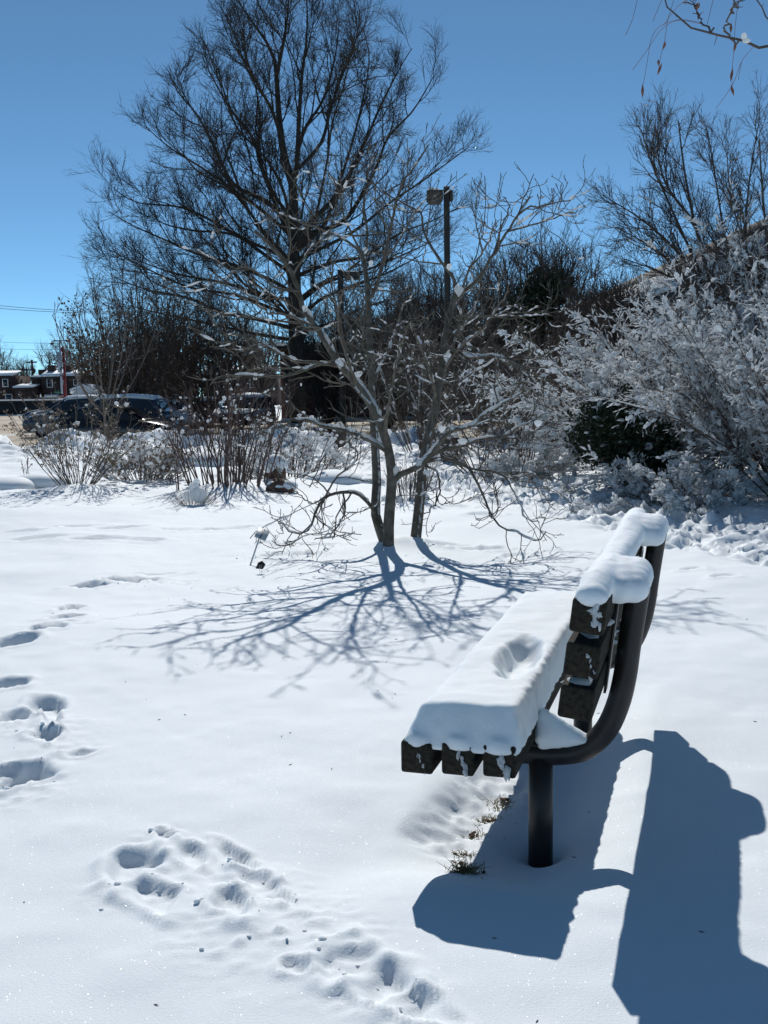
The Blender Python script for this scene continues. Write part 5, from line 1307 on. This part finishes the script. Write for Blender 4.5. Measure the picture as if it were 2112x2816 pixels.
for k, (pa, qa, pb, qb, y, lb) in enumerate([(-30, 838, 420, 856, 100.0, 'topmost of the power lines crossing the sky at left'), (-30, 846, 420, 858, 100.5, 'second power line from the top at left'),
                                             (-30, 939, 300, 941, 180.0, 'power line a little above the far tree tops at left'), (-30, 958, 300, 957, 180.5, 'lower power line level with the top of the red sign'), (-30, 1016, 300, 1018, 181.0, 'lowest power line, just above the row-house roofs')]):
    A, B = at(pa, qa, y), at(pb, qb, y); a = Acc(); n_ = 14
    P_ = np.array([A + (B - A) * u_ + np.array([0, 0, -.25 * math.sin(math.pi * u_)]) for u_ in np.linspace(0, 1, n_)])
    o = tag(a.build('power_line', None, None), lb, 'wire', 'power lines at the left') if False else None
    a = Acc(); tubes(a, P_, np.full(n_, .022 if y < 120 else .025), 5); tag(a.build('power_line', M['wire'], None), lb, 'wire', 'power lines at the left')

# street signs
def sign_post(label, px, py, y, kind, s_):
    c = at(px, py, y); t = thing('street_sign', label, 'sign', (c[0], y, -.4))
    a = Acc(); tubes(a, [(c[0], y + .06, -.7), (c[0], y + .06, c[2] + s_)], [.05, .05], 8, True); wbuild(a, 'post', M['rim'], t)
    if kind == 'stop':
        an = np.arange(8) * math.pi / 4 + math.pi / 8; V = np.stack([c[0] + s_ * np.cos(an), np.full(8, y), c[2] + s_ * np.sin(an)], -1)
        a = Acc(); a.add(np.concatenate([V, V + [0, .03, 0]]), np.arange(8)[None], np.arange(15, 7, -1)[None], np.array([[j, j + 8, (j + 1) % 8 + 8, (j + 1) % 8] for j in range(8)])); pl = wbuild(a, 'plate', M['red'], t)
        cu = bpy.data.curves.new('stop_text', 'FONT'); cu.body = 'STOP'; cu.size = s_ * .72; cu.align_x = 'CENTER'; cu.align_y = 'CENTER'; cu.extrude = .004
        tmp = bpy.data.objects.new('tmp', cu); COL.objects.link(tmp); dg = bpy.context.evaluated_depsgraph_get(); dg.update(); me = bpy.data.meshes.new_from_object(tmp.evaluated_get(dg)); bpy.data.objects.remove(tmp)
        o = link('lettering', me, M['frame_white'], pl); o.location = c - np.array(t.location) + [0, -.008, 0]; o.rotation_euler = (math.pi / 2, 0, 0)
    else:
        a = Acc(); box(a, c[0] - s_ * 1.9, c[0] + s_ * 1.9, y, y + .03, c[2] - s_ * .4, c[2] + s_ * .4); wbuild(a, 'plate', M[kind], t)
sign_post('red octagonal stop sign below the red pylon sign', 169.5, 1090, 104.0, 'stop', .26)
sign_post('green street-name sign left of the red pylon posts', 159, 1078.5, 105.0, 'green_sign', .18)
sign_post('small red octagonal stop sign under the great tree', 648, 1089, 88.0, 'stop', .22)
sign_post('pale rectangular board beside the red pylon posts', 141, 1089, 106.0, 'tan_wall', .36)

# ------------------------------------------------------------------ the hanging branches at the upper right
rh = np.random.default_rng(91)
HY = 4.0
def hb(pts, y0, y1, r0, r1):
    n_ = len(pts); return (np.array([at(x, y, y0 + (y1 - y0) * q / (n_ - 1)) for q, (x, y) in enumerate(pts)]), r0, r1)
trunk = np.array([(3.4, 4.9, -.2), (3.36, 4.85, 1.2), (3.3, 4.75, 2.2), (3.2, 4.7, 3.2), (3.15, 4.75, 4.2)])
HL = [(trunk, .075, .035),
      (np.concatenate([[(3.28, 4.74, 2.45), (2.7, 4.5, 2.62), (2.1, 4.25, 2.66)], [at(2112, 127, 4.08)]] + [[at(x, y, HY)] for x, y in [(2035, 115), (1960, 87), (1925, 83), (1880, 65), (1850, 45), (1835, 25), (1833, 0), (1810, -60)]]), .016, .0022),
      hb([(1960, 86), (1925, 58), (1915, 25), (1880, 5)], 4.0, 4.2, .0036, .002), hb([(1915, 25), (1912, 0), (1905, -60)], 4.06, 4.1, .003, .002),
      hb([(2030, 113), (1995, 90), (1992, 72), (2010, 35), (2020, 12), (2019, -10), (2030, -60)], 4.0, 3.9, .004, .0022), hb([(2010, 35), (2030, 8), (2060, -30)], 3.95, 3.8, .003, .0018),
      (np.concatenate([[(2.0, 4.2, 2.66)], [at(2140, 60, 4.1)], [at(x, y, 4.1) for x, y in [(2112, 40), (2095, 20), (2082, 3), (2060, -60)]]]), .005, .002)]
hang = [[(1925, 62), (1880, 54), (1850, 57), (1810, 75), (1790, 110), (1783, 150), (1775, 200), (1767, 238)], [(1930, 66), (1865, 56), (1820, 80), (1785, 130), (1740, 192)], [(1860, -20), (1838, 50), (1828, 110), (1818, 150), (1812, 185)],
        [(2032, -10), (2022, 70), (2018, 140), (2014, 190), (2013, 240)], [(2072, 128), (2040, 168), (2015, 232), (1968, 300)], [(1757, -20), (1740, 50), (1720, 97)], [(1826, -15), (1795, 60)], [(1966, -20), (1945, 66)], [(2040, 168), (2035, 190), (2030, 220)], [(1905, -10), (1870, 12), (1845, 40), (1825, 70)]]
tr = thing('weeping_tree', 'tree reaching in at upper right with hanging twigs and seed pods', 'tree', (3.4, 4.9, 0))
P_ = [resample(l[0], 24) for l in HL]; R_ = [np.linspace(l[1], l[2], 24) for l in HL]
a = Acc(); tubes(a, P_[0], R_[0], 12); wbuild(a, 'trunk', M['twig'], tr, True)
P_ = np.stack(P_[1:]); R_ = np.stack(R_[1:])
P_ += .006 * rh.normal(size=P_.shape)
Pk, Rk = grow(rh, P_, R_, 7, .35, 1, .9, .3, (.035, .025), 3, .1, (0, 0, .0), .7, .0012, .0016)
a = Acc(); tubes(a, P_, R_, 7); tubes(a, Pk, Rk, 4); wbuild(a, 'branches', M['twig'], tr, True)
a = Acc()
for h_ in hang:
    l_ = resample(hb(h_, 4.02, 4.0, 0, 0)[0], 16); tubes(a, l_, np.full(16, .0009), 4)
wbuild(a, 'hanging_twigs', M['pod'], tr, True)
for px, py, L_, an in [(1767, 250, .022, 0), (1827, 125, .013, .3), (1814, 190, .020, .35), (1811, 172, .010, -.1), (2012, 205, .022, .15), (2014, 248, .018, -.3), (2010, 77, .016, 0), (2021, 130, .016, .2), (1920, 18, .012, .4)]:
    V, F = ICO2; B = V * np.array([.0055, .0055, 1]); B[:, :2] *= (1 - np.abs(V[:, 2:3]) ** 1.5 * .9); B[:, 2] *= L_ * 1.25
    c_, s_ = math.cos(an), math.sin(an); B = np.stack([B[:, 0] * c_ + B[:, 2] * s_, B[:, 1], -B[:, 0] * s_ + B[:, 2] * c_], -1)
    a = Acc(); a.add(B + at(px, py, 4.01), F); wbuild(a, 'seed_pod', M['pod'], tr, True)
a = Acc(); V, F = ICO2; a.add(V * np.array([.011, .011, .016]) + at(2046, 102, 4.0), F); a.add(V * np.array([.016, .012, .009]) + at(2052, 112, 4.0), F); wbuild(a, 'lying_snow', M['snow_soft'], tr, True)

# joined fine pieces that cannot be picked apart singly
for o in bpy.data.objects:
    if o.parent is not None and o.name.split('.')[0] in ('lying_snow', 'snow_clumps', 'seed_heads', 'dead_leaves', 'twigs', 'crown', 'branches', 'stems', 'blades', 'snow_dusting', 'snow_fleck', 'hanging_twigs', 'bolt', 'stem', 'soil'):
        o['kind'] = 'stuff'
